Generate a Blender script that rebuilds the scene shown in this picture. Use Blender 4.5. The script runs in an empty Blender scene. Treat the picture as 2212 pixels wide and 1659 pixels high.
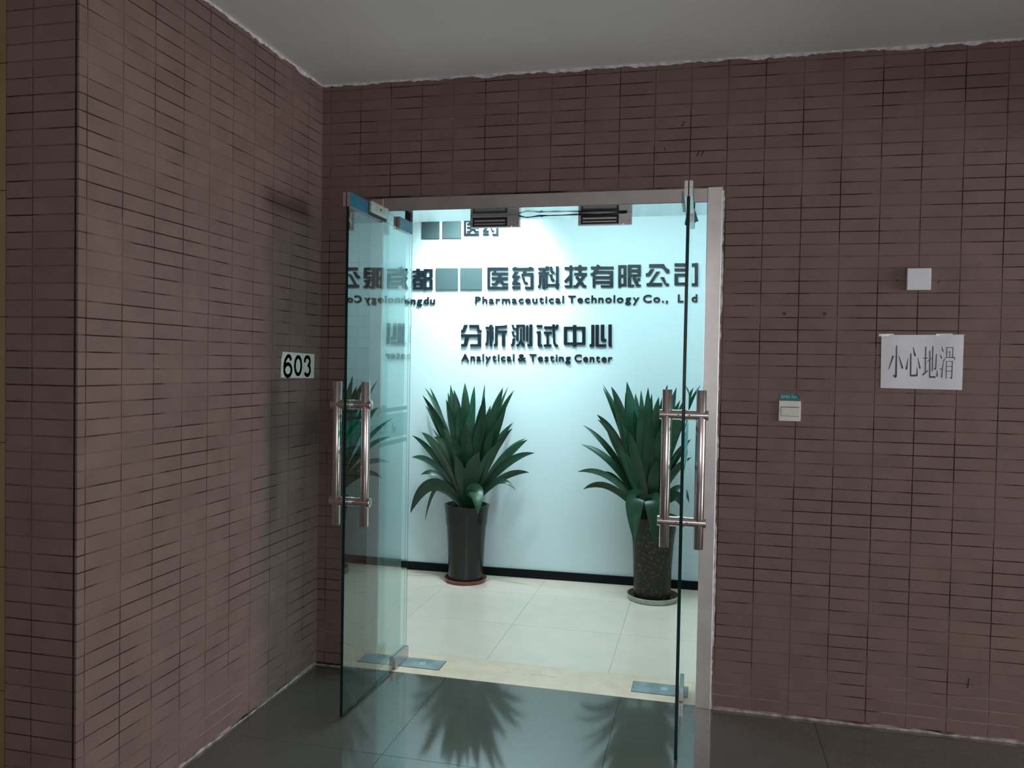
import bpy, bmesh, math, random
from mathutils import Vector, Matrix
random.seed(7)
# measured outlines, metres: lettering in lobby-wall coordinates (u,z), brush strokes on the notice (x,z), leaf curves (base, bend, tip, width)
DATA = {"du":[[[-0.2093,2.0893],[-0.1329,2.0889],[-0.1327,2.076],[-0.2091,2.0764]],[[-0.1818,2.1026],[-0.1567,2.1025],[-0.1559,2.0498],[-0.181,2.0499]],[[-0.2098,2.0587],[-0.1324,2.0583],[-0.1322,2.044],[-0.2096,2.0443]],[[-0.1562,2.0689],[-0.1327,2.076],[-0.1324,2.0569],[-0.1954,2.0092],[-0.209,2.0092],[-0.2093,2.026]],[[-0.2044,2.0332],[-0.133,2.033],[-0.1328,2.0172],[-0.2041,2.0174]],[[-0.2044,2.0332],[-0.1843,2.0331],[-0.1831,1.9588],[-0.2032,1.9588]],[[-0.1541,2.033],[-0.133,2.033],[-0.1318,1.9588],[-0.1529,1.9588]],[[-0.2039,2.0035],[-0.1326,2.0033],[-0.1323,1.9899],[-0.2037,1.99]],[[-0.2035,1.9742],[-0.1321,1.9741],[-0.1318,1.9588],[-0.2032,1.9588]],[[-0.1281,2.0999],[-0.1081,2.0998],[-0.1057,1.954],[-0.1257,1.954]],[[-0.1281,2.0999],[-0.0641,2.0995],[-0.0639,2.0828],[-0.1278,2.0832]],[[-0.0831,2.0996],[-0.0641,2.0995],[-0.0632,2.0399],[-0.0821,2.0399]],[[-0.1082,2.0448],[-0.0692,2.0447],[-0.0689,2.0246],[-0.1079,2.0247]],[[-0.0819,2.028],[-0.063,2.0279],[-0.0618,1.9587],[-0.0808,1.9587]],[[-0.1071,1.9755],[-0.0621,1.9754],[-0.0618,1.9587],[-0.1068,1.9587]]],
"yi":[[[0.324,2.109],[0.3444,2.1089],[0.347,1.9607],[0.3267,1.9607]],[[0.324,2.109],[0.4696,2.1081],[0.4699,2.0903],[0.3243,2.0911]],[[0.3264,1.9782],[0.4711,1.9779],[0.4714,1.9606],[0.3267,1.9607]],[[0.369,2.0843],[0.3864,2.0842],[0.3867,2.064],[0.3693,2.0641]],[[0.3537,2.0736],[0.4703,2.073],[0.4706,2.0575],[0.354,2.058]],[[0.3543,2.0421],[0.4699,2.0416],[0.4702,2.0248],[0.3546,2.0251]],[[0.3999,2.0578],[0.4239,2.0577],[0.4246,2.024],[0.4005,2.024]],[[0.4057,2.0352],[0.3716,1.9968],[0.3871,1.9838],[0.4211,2.0222]],[[0.355,2.003],[0.3878,2.0029],[0.3881,1.9889],[0.3552,1.9889]],[[0.4035,2.0228],[0.4341,1.9842],[0.45,1.9961],[0.4194,2.0346]],[[0.4322,2.0028],[0.4706,2.0027],[0.4709,1.9887],[0.4324,1.9888]]],
"yao":[[[0.4975,2.1055],[0.6441,2.1046],[0.6444,2.0874],[0.4978,2.0882]],[[0.5079,2.1116],[0.527,2.1114],[0.5271,2.104],[0.508,2.1041]],[[0.6117,2.1109],[0.6331,2.1107],[0.6332,2.1033],[0.6119,2.1034]],[[0.5147,2.0774],[0.541,2.0773],[0.5224,2.0517],[0.5548,2.0515],[0.5289,2.0096],[0.5557,2.0049],[0.556,1.9899],[0.4986,1.99],[0.4984,2.005],[0.5179,2.0353],[0.4978,2.0354],[0.4975,2.0494]],[[0.4988,1.9793],[0.5562,1.9792],[0.5565,1.9628],[0.4991,1.9629]],[[0.5719,2.0804],[0.5957,2.0802],[0.5959,2.07],[0.6447,2.0698],[0.6468,1.9604],[0.5884,1.9605],[0.5881,1.9768],[0.6247,1.9767],[0.6232,2.0536],[0.5805,2.0538],[0.5806,2.0468],[0.5606,2.0468],[0.5604,2.0599],[0.5721,2.0701]],[[0.5631,2.0398],[0.5822,2.0398],[0.5898,2.0118],[0.6066,2.0071],[0.6068,1.9954],[0.5816,1.9955]]],
"ke":[[[0.6758,2.1044],[0.7488,2.104],[0.7491,2.0878],[0.6761,2.0882]],[[0.7251,2.1134],[0.7486,2.1132],[0.7488,2.1017],[0.7253,2.1018]],[[0.6763,2.0752],[0.7494,2.0748],[0.7496,2.0609],[0.6766,2.0612]],[[0.7041,2.1043],[0.7253,2.1041],[0.728,1.9617],[0.7068,1.9618]],[[0.6814,2.0556],[0.7003,2.0556],[0.7012,2.0091],[0.6948,1.972],[0.6878,1.9683],[0.676,1.9683],[0.6758,1.9813],[0.6827,1.9906]],[[0.73,2.0564],[0.7413,2.0563],[0.743,1.9673],[0.7317,1.9673]],[[0.7524,2.1109],[0.7698,2.1108],[0.7774,2.0783],[0.7868,2.0783],[0.7871,2.0653],[0.7636,2.0655]],[[0.7534,2.06],[0.7708,2.0599],[0.7784,2.0298],[0.7878,2.0274],[0.7881,2.0145],[0.7646,2.0145]],[[0.7424,1.9951],[0.8222,1.9949],[0.8224,1.9801],[0.7427,1.9803]],[[0.7955,2.1129],[0.8152,2.1128],[0.8181,1.9617],[0.7985,1.9617]]],
"ji":[[[0.8548,2.1079],[0.9153,2.1075],[0.9156,2.0905],[0.8552,2.0909]],[[0.8872,2.1183],[0.9067,2.1182],[0.9097,1.9717],[0.8901,1.9717]],[[0.8572,1.9856],[0.9094,1.9855],[0.9097,1.9717],[0.8575,1.9718]],[[0.8952,2.063],[0.852,2.0124],[0.8663,2.0003],[0.9095,2.0509]],[[0.9199,2.1089],[1.0045,2.1083],[1.0049,2.09],[0.9203,2.0905]],[[0.9475,2.1197],[0.9683,2.1196],[0.9694,2.0658],[0.9486,2.0659]],[[0.9207,2.0684],[1.0053,2.068],[1.0057,2.0519],[0.921,2.0523]],[[0.9841,2.0626],[0.9279,1.9833],[0.945,1.9711],[1.0012,2.0505]],[[0.9271,2.0366],[0.9817,1.9706],[0.9976,1.9836],[0.9431,2.0495]],[[0.9154,1.9864],[0.9479,1.9864],[0.9482,1.9717],[0.9157,1.9717]],[[0.9756,1.9863],[1.0033,1.9863],[1.0036,1.9725],[0.9759,1.9725]]],
"you":[[[1.0307,2.11],[1.1817,2.109],[1.182,2.0935],[1.031,2.0944]],[[1.0732,2.1244],[1.0378,2.0587],[1.0581,2.0475],[1.0935,2.1132]],[[1.0302,2.0678],[1.0578,2.0677],[1.0581,2.0517],[1.0305,2.0518]],[[1.0635,2.0814],[1.1791,2.0808],[1.1795,2.0639],[1.0638,2.0645]],[[1.1572,2.0809],[1.1791,2.0808],[1.1814,1.9722],[1.1595,1.9723]],[[1.0434,2.0517],[1.0627,2.0517],[1.0644,1.9715],[1.0451,1.9715]],[[1.0527,2.0471],[1.1625,2.0467],[1.1629,2.0293],[1.0531,2.0297]],[[1.0534,2.015],[1.1632,2.0147],[1.1635,1.9978],[1.0537,1.9981]],[[1.0989,1.9852],[1.1811,1.985],[1.1814,1.9722],[1.0992,1.9724]]],
"xian":[[[1.211,2.1179],[1.2301,2.1178],[1.2332,1.9722],[1.2141,1.9722]],[[1.211,2.1179],[1.2654,2.1175],[1.2657,2.1039],[1.2113,2.1043]],[[1.245,2.1177],[1.2654,2.1175],[1.2668,2.0508],[1.2465,2.0508]],[[1.2305,2.0555],[1.2599,2.0553],[1.2603,2.0403],[1.2308,2.0405]],[[1.2466,2.044],[1.267,2.0439],[1.2683,1.9803],[1.248,1.9803]],[[1.2318,1.9949],[1.268,1.9949],[1.2683,1.9803],[1.2321,1.9804]],[[1.2735,2.1202],[1.296,2.1201],[1.2991,1.9757],[1.2766,1.9757]],[[1.2735,2.1202],[1.359,2.1196],[1.3593,2.1047],[1.2738,2.1052]],[[1.3374,2.1198],[1.359,2.1196],[1.3607,2.0436],[1.3391,2.0436]],[[1.2967,2.0901],[1.3381,2.0899],[1.3385,2.0731],[1.297,2.0733]],[[1.2973,2.0583],[1.3559,2.0581],[1.3562,2.0436],[1.2977,2.0438]],[[1.2763,1.9894],[1.3178,1.9893],[1.3181,1.9757],[1.2766,1.9757]],[[1.3043,2.0336],[1.3326,1.9745],[1.3528,1.984],[1.3246,2.043]],[[1.3313,1.9902],[1.3618,1.9901],[1.3621,1.9779],[1.3315,1.9779]],[[1.3348,2.0323],[1.3573,2.0323],[1.3576,2.0187],[1.3398,2.0128]]],
"gong":[[[1.4113,2.1224],[1.5071,2.1231],[1.5209,2.0991],[1.5434,2.0855],[1.5438,2.0653],[1.5217,2.0654],[1.4964,2.1024],[1.4118,2.103]],[[1.421,2.0907],[1.4455,2.0915],[1.4219,2.0501],[1.4153,2.0456],[1.392,2.0457],[1.3916,2.0624],[1.4059,2.066]],[[1.4593,2.0738],[1.4837,2.0746],[1.4319,2.0004],[1.4987,2.0002],[1.4991,1.9808],[1.3979,1.981],[1.3975,1.9982],[1.414,2.0004]],[[1.4845,2.0376],[1.5112,2.0375],[1.5254,1.9979],[1.5423,1.9956],[1.5426,1.9821],[1.5213,1.9821]]],
"si":[[[1.5742,2.1271],[1.7235,2.126],[1.7239,2.1081],[1.5747,2.1091]],[[1.7029,2.1279],[1.7235,2.1278],[1.7268,1.9818],[1.7063,1.9818]],[[1.6871,1.9975],[1.7265,1.9974],[1.7268,1.9818],[1.6875,1.9818]],[[1.575,2.0943],[1.6753,2.0937],[1.6756,2.078],[1.5753,2.0786]],[[1.5757,2.0606],[1.676,2.0602],[1.6764,2.0445],[1.5761,2.0449]],[[1.5757,2.0606],[1.5991,2.0605],[1.6008,1.9865],[1.5774,1.9865]],[[1.6563,2.0602],[1.676,2.0602],[1.6777,1.9863],[1.658,1.9864]],[[1.5771,2.0022],[1.6774,2.002],[1.6777,1.9863],[1.5774,1.9865]]],
"cheng":[[[-0.3918,2.0846],[-0.2435,2.0838],[-0.2433,2.067],[-0.3915,2.0677]],[[-0.3131,2.1002],[-0.2628,1.9629],[-0.2428,1.9693],[-0.293,2.1065]],[[-0.3918,2.0846],[-0.3704,2.0844],[-0.3689,1.9879],[-0.3903,1.988]],[[-0.3913,1.9946],[-0.3974,1.9608],[-0.3773,1.9572],[-0.3711,1.991]],[[-0.3708,2.0449],[-0.3123,2.0447],[-0.312,2.0288],[-0.3705,2.029]],[[-0.3301,2.0447],[-0.3123,2.0447],[-0.3112,1.9782],[-0.329,1.9782]],[[-0.3445,1.9917],[-0.3115,1.9917],[-0.3112,1.9772],[-0.3443,1.9773]],[[-0.2701,2.1031],[-0.2474,2.103],[-0.2472,2.091],[-0.2699,2.0911]],[[-0.2565,2.0479],[-0.3011,1.9855],[-0.2859,1.9756],[-0.2414,2.038]],[[-0.2606,1.9781],[-0.2419,1.9781],[-0.2416,1.9589],[-0.2603,1.9589]]],
"fen":[[[0.1676,1.7166],[0.1928,1.7168],[0.1738,1.669],[0.1605,1.6621],[0.1471,1.662],[0.1468,1.6791],[0.1574,1.6844]],[[0.2035,1.7169],[0.2717,1.7174],[0.2776,1.6839],[0.2909,1.682],[0.2912,1.665],[0.2673,1.6647],[0.255,1.6982],[0.2038,1.6977]],[[0.1473,1.6516],[0.2888,1.6531],[0.2903,1.5695],[0.213,1.5685],[0.2127,1.585],[0.266,1.5857],[0.2652,1.6353],[0.2049,1.6346],[0.1915,1.576],[0.1809,1.5691],[0.1487,1.5687],[0.1484,1.5842],[0.1672,1.586],[0.1771,1.6343],[0.1476,1.634]]],
"xi":[[[0.3197,1.7049],[0.3752,1.7054],[0.3755,1.6889],[0.32,1.6884]],[[0.3459,1.718],[0.3671,1.7182],[0.3697,1.5731],[0.3485,1.5728]],[[0.3281,1.6782],[0.3456,1.6784],[0.3428,1.596],[0.3405,1.5794],[0.3193,1.5776],[0.319,1.5931],[0.3259,1.5957]],[[0.3679,1.6734],[0.3763,1.6735],[0.3773,1.6221],[0.3688,1.622]],[[0.3857,1.7106],[0.4566,1.7143],[0.4566,1.7189],[0.4681,1.719],[0.4684,1.7],[0.4044,1.6969],[0.4064,1.5865],[0.404,1.5736],[0.3776,1.5732],[0.3774,1.5871],[0.3863,1.5913]],[[0.4047,1.6799],[0.4688,1.6805],[0.4691,1.6642],[0.405,1.6635]],[[0.4336,1.6802],[0.4562,1.6804],[0.4582,1.5743],[0.4356,1.574]]],
"ce":[[[0.4985,1.7192],[0.5141,1.7193],[0.5208,1.6979],[0.5313,1.698],[0.5314,1.6878],[0.5121,1.6876]],[[0.4993,1.6747],[0.515,1.6748],[0.5206,1.6519],[0.5301,1.6494],[0.5302,1.6402],[0.513,1.64]],[[0.508,1.6262],[0.5263,1.6264],[0.5219,1.5828],[0.5142,1.575],[0.4986,1.5733],[0.4983,1.5876],[0.506,1.5929]],[[0.5324,1.721],[0.548,1.7211],[0.5501,1.6113],[0.5344,1.6111]],[[0.5324,1.721],[0.5923,1.7215],[0.5925,1.7072],[0.5327,1.7067]],[[0.5777,1.7214],[0.5923,1.7215],[0.5943,1.6118],[0.5798,1.6117]],[[0.559,1.6931],[0.572,1.6932],[0.5735,1.6141],[0.5605,1.614]],[[0.5604,1.6165],[0.5734,1.6167],[0.5922,1.5888],[0.595,1.5746],[0.5768,1.5743],[0.566,1.5987],[0.5534,1.574],[0.5351,1.5738],[0.5349,1.5881],[0.5479,1.5908]],[[0.6001,1.7175],[0.6157,1.7176],[0.6178,1.607],[0.6022,1.6068]],[[0.6223,1.7232],[0.643,1.7234],[0.6457,1.5819],[0.6417,1.5752],[0.6106,1.5748],[0.6103,1.5901],[0.6248,1.5903]]],
"shi":[[[0.6726,1.7196],[0.7113,1.7199],[0.7116,1.7031],[0.6729,1.7028]],[[0.6734,1.6774],[0.7018,1.6776],[0.7035,1.5902],[0.7138,1.5878],[0.7141,1.5741],[0.6883,1.5738],[0.6819,1.5823],[0.6804,1.6612],[0.6737,1.6611]],[[0.7243,1.7113],[0.8191,1.7121],[0.8195,1.6939],[0.7246,1.6931]],[[0.8046,1.7231],[0.8215,1.7233],[0.8217,1.7106],[0.8048,1.7105]],[[0.7779,1.7245],[0.7984,1.7246],[0.8007,1.6067],[0.8087,1.5906],[0.8205,1.5892],[0.8208,1.5755],[0.7988,1.5753],[0.7881,1.5964]],[[0.7224,1.6758],[0.7763,1.6763],[0.7767,1.6596],[0.7227,1.6591]],[[0.7404,1.676],[0.7573,1.6761],[0.7593,1.5757],[0.7424,1.5755]],[[0.723,1.5895],[0.7754,1.5902],[0.7757,1.5749],[0.7233,1.5742]]],
"zhong":[[[0.8574,1.7094],[1.0028,1.7106],[1.0032,1.6921],[0.8578,1.6907]],[[0.8574,1.7094],[0.8803,1.7096],[0.8828,1.5885],[0.8598,1.5882]],[[0.9806,1.7105],[1.0028,1.7106],[1.0053,1.5901],[0.9831,1.5898]],[[0.8595,1.6049],[1.005,1.6067],[1.0053,1.5901],[0.8598,1.5882]],[[0.9182,1.7215],[0.942,1.7217],[0.9449,1.5772],[0.9211,1.5769]]],
"xin":[[[1.0408,1.724],[1.0619,1.7242],[1.0648,1.5823],[1.0574,1.5772],[1.0323,1.5769],[1.0319,1.5934],[1.0434,1.5971]],[[1.0694,1.7242],[1.092,1.7244],[1.0946,1.5952],[1.1436,1.5959],[1.144,1.5784],[1.08,1.5775],[1.0722,1.5874]],[[1.1044,1.7255],[1.1279,1.7257],[1.1297,1.6407],[1.1339,1.6307],[1.1429,1.6309],[1.1433,1.6119],[1.1168,1.6115],[1.1066,1.6229]],[[1.1543,1.7269],[1.1767,1.7271],[1.1794,1.6013],[1.1823,1.5789],[1.1624,1.5801],[1.1572,1.5885]]],
"yi_s":[[[0.1532,2.4376],[0.1681,2.4373],[0.17,2.3281],[0.1551,2.3283]],[[0.1532,2.4376],[0.2601,2.4357],[0.2603,2.4225],[0.1534,2.4244]],[[0.1548,2.3411],[0.2611,2.3396],[0.2613,2.3268],[0.1551,2.3283]],[[0.1861,2.419],[0.1989,2.4188],[0.1992,2.4039],[0.1864,2.4041]],[[0.1749,2.4112],[0.2605,2.4097],[0.2607,2.3983],[0.1751,2.3998]],[[0.1753,2.388],[0.2602,2.3866],[0.2604,2.3741],[0.1755,2.3755]],[[0.2088,2.3992],[0.2265,2.3989],[0.2269,2.374],[0.2092,2.3743]],[[0.2131,2.3825],[0.188,2.3544],[0.1994,2.3447],[0.2244,2.3727]],[[0.1758,2.3592],[0.1999,2.3588],[0.2001,2.3484],[0.176,2.3488]],[[0.2115,2.3733],[0.2339,2.3446],[0.2456,2.3532],[0.2232,2.3819]],[[0.2325,2.3583],[0.2607,2.3579],[0.2609,2.3475],[0.2327,2.3479]]],
"yao_s":[[[0.2869,2.4334],[0.3948,2.4315],[0.395,2.4188],[0.2871,2.4207]],[[0.2945,2.4378],[0.3086,2.4375],[0.3087,2.432],[0.2946,2.4323]],[[0.371,2.4364],[0.3867,2.4361],[0.3868,2.4306],[0.3711,2.4309]],[[0.2995,2.4125],[0.3189,2.4122],[0.3052,2.3934],[0.329,2.393],[0.3099,2.3623],[0.3297,2.3586],[0.3298,2.3475],[0.2877,2.3481],[0.2875,2.3592],[0.3019,2.3814],[0.2871,2.3817],[0.2869,2.392]],[[0.2878,2.3402],[0.33,2.3396],[0.3302,2.3275],[0.288,2.3281]],[[0.3416,2.4142],[0.3591,2.4139],[0.3593,2.4063],[0.3953,2.4057],[0.3968,2.3248],[0.3537,2.3254],[0.3535,2.3375],[0.3805,2.3371],[0.3794,2.3939],[0.3479,2.3944],[0.348,2.3893],[0.3333,2.3895],[0.3331,2.3992],[0.3418,2.4066]],[[0.3352,2.3843],[0.3492,2.3841],[0.3548,2.3633],[0.3671,2.3597],[0.3673,2.3511],[0.3487,2.3514]]],
"blank_a":[[[-0.0393,2.1056],[0.1165,2.1046],[0.1191,1.9576],[-0.0369,1.9577]]],
"blank_b":[[[0.1337,2.1055],[0.2853,2.1045],[0.2879,1.9584],[0.1363,1.9585]]],
"blank_c":[[[-0.1488,2.4319],[-0.0218,2.4297],[-0.0198,2.3086],[-0.1469,2.3103]]],
"blank_d":[[[0.0014,2.4292],[0.1336,2.4269],[0.1357,2.3097],[0.0034,2.3115]]],
"paper":[[[2.5206,1.5544],[2.52,1.4279],[2.5265,1.4279],[2.5241,1.5544]],[[2.5111,1.436],[2.5239,1.4353],[2.5209,1.4223]],[[2.5078,1.5137],[2.495,1.4582],[2.4969,1.4576],[2.5136,1.5118]],[[2.5305,1.5146],[2.5442,1.4616],[2.5499,1.4635],[2.5318,1.5151]],[[2.5828,1.5485],[2.589,1.5122],[2.5955,1.5139],[2.5845,1.549]],[[2.5656,1.5035],[2.5575,1.4587],[2.5639,1.4577],[2.5669,1.5033]],[[2.5738,1.5238],[2.5752,1.4337],[2.5799,1.4337],[2.578,1.5238]],[[2.576,1.431],[2.6031,1.4324],[2.6026,1.4397],[2.5756,1.4374]],[[2.6037,1.4369],[2.6014,1.4682],[2.6001,1.4682],[2.5986,1.4369]],[[2.6019,1.5048],[2.6089,1.4632],[2.6138,1.4644],[2.6033,1.5051]],[[2.6281,1.5512],[2.6292,1.4504],[2.6329,1.4504],[2.6318,1.5511]],[[2.6212,1.5035],[2.6389,1.504],[2.6386,1.5077],[2.621,1.5062]],[[2.6242,1.4359],[2.6425,1.4571],[2.6411,1.4587],[2.6201,1.4407]],[[2.6438,1.5358],[2.6455,1.4305],[2.6497,1.4306],[2.6471,1.5358]],[[2.646,1.4274],[2.6753,1.4277],[2.6751,1.4346],[2.6458,1.4336]],[[2.6768,1.433],[2.6742,1.4586],[2.6729,1.4585],[2.6718,1.4329]],[[2.654,1.5533],[2.6545,1.4527],[2.6578,1.4527],[2.6577,1.5533]],[[2.6373,1.49],[2.6702,1.5195],[2.6684,1.5217],[2.636,1.4917]],[[2.6677,1.5225],[2.6666,1.4622],[2.6703,1.462],[2.6708,1.5224]],[[2.6611,1.467],[2.6661,1.4587],[2.6692,1.4618],[2.6621,1.4679]],[[2.687,1.5517],[2.6912,1.5313],[2.6951,1.5325],[2.6882,1.5521]],[[2.682,1.5215],[2.687,1.5028],[2.6909,1.5043],[2.6832,1.522]],[[2.6949,1.501],[2.6884,1.4289],[2.6921,1.4285],[2.6965,1.5008]],[[2.6836,1.4625],[2.6897,1.4603],[2.6906,1.4629],[2.6849,1.4659]],[[2.7047,1.5503],[2.705,1.5093],[2.7075,1.5093],[2.7072,1.5503]],[[2.7061,1.5465],[2.7285,1.5475],[2.7283,1.55],[2.7059,1.5487]],[[2.7262,1.5497],[2.7265,1.5106],[2.7291,1.5105],[2.7288,1.5496]],[[2.7099,1.5294],[2.719,1.5303],[2.7188,1.5324],[2.7097,1.5312]],[[2.7162,1.534],[2.7169,1.5104],[2.7189,1.5104],[2.7182,1.5341]],[[2.7005,1.5081],[2.7362,1.5069],[2.7361,1.5109],[2.7005,1.5103]],[[2.7001,1.5069],[2.6977,1.4957],[2.699,1.4953],[2.7026,1.5061]],[[2.7346,1.5075],[2.7319,1.4981],[2.7328,1.4977],[2.7368,1.5065]],[[2.7047,1.4947],[2.7059,1.4245],[2.7082,1.4245],[2.707,1.4947]],[[2.706,1.4918],[2.7283,1.4931],[2.7282,1.4953],[2.7058,1.494]],[[2.7262,1.496],[2.7254,1.4268],[2.7284,1.4267],[2.7286,1.496]],[[2.7073,1.4731],[2.7272,1.4734],[2.7272,1.4756],[2.7072,1.4752]],[[2.7078,1.4541],[2.7269,1.4545],[2.7269,1.4567],[2.7078,1.4563]],[[2.7212,1.4317],[2.7246,1.4238],[2.7276,1.426],[2.7223,1.4325]]],
"paper_outline":[[2.4649,1.5961],[2.7659,1.5998],[2.7655,1.3817],[2.4673,1.3826]],
"w1":[["Chengdu",-0.377,-0.0441,1.8558,1.8593],["Pharmaceutical",0.2419,0.8545,1.8623,1.8682],["Technology",0.8826,1.3532,1.8692,1.8743],["Co.,",1.3773,1.5387,1.8747,1.876],["Ltd",1.6009,1.7245,1.877,1.8791]],
"w2":[["Analytical",0.1501,0.5229,1.4677,1.4734],["&",0.5469,0.6045,1.4738,1.4742],["Testing",0.6269,0.9076,1.4742,1.4768],["Center",0.9325,1.1856,1.477,1.4785]],
"leaf1":[[[0.237,1.662,0.525],[0.107,1.69,1.059],[-0.075,1.715,1.28],0.0304],[[0.232,1.67,0.524],[0.068,1.714,1.092],[-0.054,1.754,1.282],0.0249],[[0.246,1.645,0.529],[0.151,1.634,0.984],[-0.06,1.624,1.233],0.0471],[[0.243,1.65,0.528],[0.134,1.65,0.935],[-0.047,1.65,1.162],0.0443],[[0.243,1.665,0.525],[0.155,1.698,0.99],[0.103,1.728,1.304],0.0498],[[0.244,1.66,0.526],[0.16,1.682,0.992],[0.094,1.702,1.252],0.0443],[[0.253,1.645,0.529],[0.211,1.634,0.997],[0.161,1.624,1.273],0.0609],[[0.253,1.64,0.53],[0.205,1.618,0.941],[0.116,1.598,1.21],0.0554],[[0.254,1.657,0.527],[0.24,1.674,1.053],[0.216,1.689,1.319],0.0609],[[0.26,1.64,0.53],[0.264,1.618,0.972],[0.235,1.598,1.264],0.0664],[[0.255,1.667,0.525],[0.261,1.706,1.052],[0.268,1.741,1.299],0.0443],[[0.266,1.662,0.527],[0.343,1.69,1.114],[0.347,1.715,1.316],0.0194],[[0.267,1.637,0.531],[0.321,1.61,0.946],[0.383,1.585,1.24],0.0664],[[0.267,1.665,0.527],[0.36,1.698,1.056],[0.473,1.728,1.299],0.0332],[[0.275,1.645,0.53],[0.396,1.634,1.004],[0.496,1.624,1.284],0.0554],[[0.27,1.67,0.526],[0.392,1.714,1.044],[0.5,1.754,1.301],0.0221],[[0.275,1.657,0.528],[0.413,1.674,1.088],[0.557,1.689,1.281],0.0277],[[0.277,1.65,0.53],[0.42,1.65,1.061],[0.555,1.65,1.257],0.0277],[[0.277,1.64,0.531],[0.402,1.618,0.891],[0.525,1.598,1.159],0.0609],[[0.273,1.66,0.528],[0.402,1.682,0.914],[0.549,1.702,1.062],0.0388],[[0.277,1.655,0.529],[0.43,1.666,0.934],[0.553,1.676,1.027],0.0332],[[0.274,1.632,0.532],[0.369,1.594,0.807],[0.513,1.559,0.952],0.0609],[[0.284,1.65,0.53],[0.483,1.65,0.863],[0.662,1.65,0.959],0.0443],[[0.282,1.657,0.529],[0.476,1.674,0.889],[0.642,1.689,0.963],0.0277],[[0.286,1.65,0.53],[0.495,1.65,0.858],[0.71,1.65,0.873],0.0443],[[0.288,1.642,0.531],[0.502,1.626,0.781],[0.686,1.611,0.749],0.0388],[[0.287,1.632,0.533],[0.481,1.594,0.783],[0.608,1.559,0.636],0.0332],[[0.242,1.657,0.526],[0.141,1.674,0.816],[-0.008,1.689,1.006],0.0277],[[0.24,1.662,0.525],[0.136,1.69,0.844],[-0.005,1.715,1.042],0.0277],[[0.238,1.64,0.529],[0.085,1.618,0.901],[-0.053,1.598,0.985],0.0498],[[0.229,1.655,0.526],[0.026,1.666,0.883],[-0.149,1.676,0.954],0.0332],[[0.232,1.645,0.528],[0.037,1.634,0.851],[-0.13,1.624,0.81],0.0388],[[0.235,1.64,0.529],[0.056,1.618,0.784],[-0.054,1.598,0.697],0.0332],[[0.248,1.635,0.53],[0.162,1.602,0.94],[0.042,1.572,0.958],0.0498],[[0.231,1.63,0.53],[0.006,1.586,0.82],[-0.105,1.546,0.449],0.072],[[0.235,1.635,0.53],[0.049,1.602,0.832],[-0.01,1.572,0.398],0.0249],[[0.262,1.63,0.532],[0.27,1.586,0.832],[0.266,1.546,1.069],0.072],[[0.266,1.62,0.534],[0.286,1.554,0.779],[0.378,1.494,0.88],0.0775],[[0.259,1.627,0.532],[0.244,1.578,0.774],[0.189,1.533,0.976],0.0609],[[0.277,1.607,0.536],[0.357,1.514,0.759],[0.394,1.429,0.489],0.083],[[0.262,1.635,0.531],[0.27,1.602,0.887],[0.286,1.572,1.158],0.0664],[[0.257,1.635,0.531],[0.234,1.602,0.886],[0.209,1.572,1.156],0.0609],[[0.269,1.632,0.532],[0.327,1.594,0.862],[0.373,1.559,1.111],0.0664],[[0.269,1.655,0.528],[0.358,1.666,0.943],[0.399,1.676,1.174],0.0498],[[0.251,1.637,0.53],[0.185,1.61,0.854],[0.106,1.585,1.02],0.0526],[[0.26,1.625,0.533],[0.247,1.57,0.718],[0.213,1.52,0.848],0.0609],[[0.275,1.635,0.532],[0.378,1.602,0.835],[0.453,1.572,1.034],0.0581]],
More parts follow.
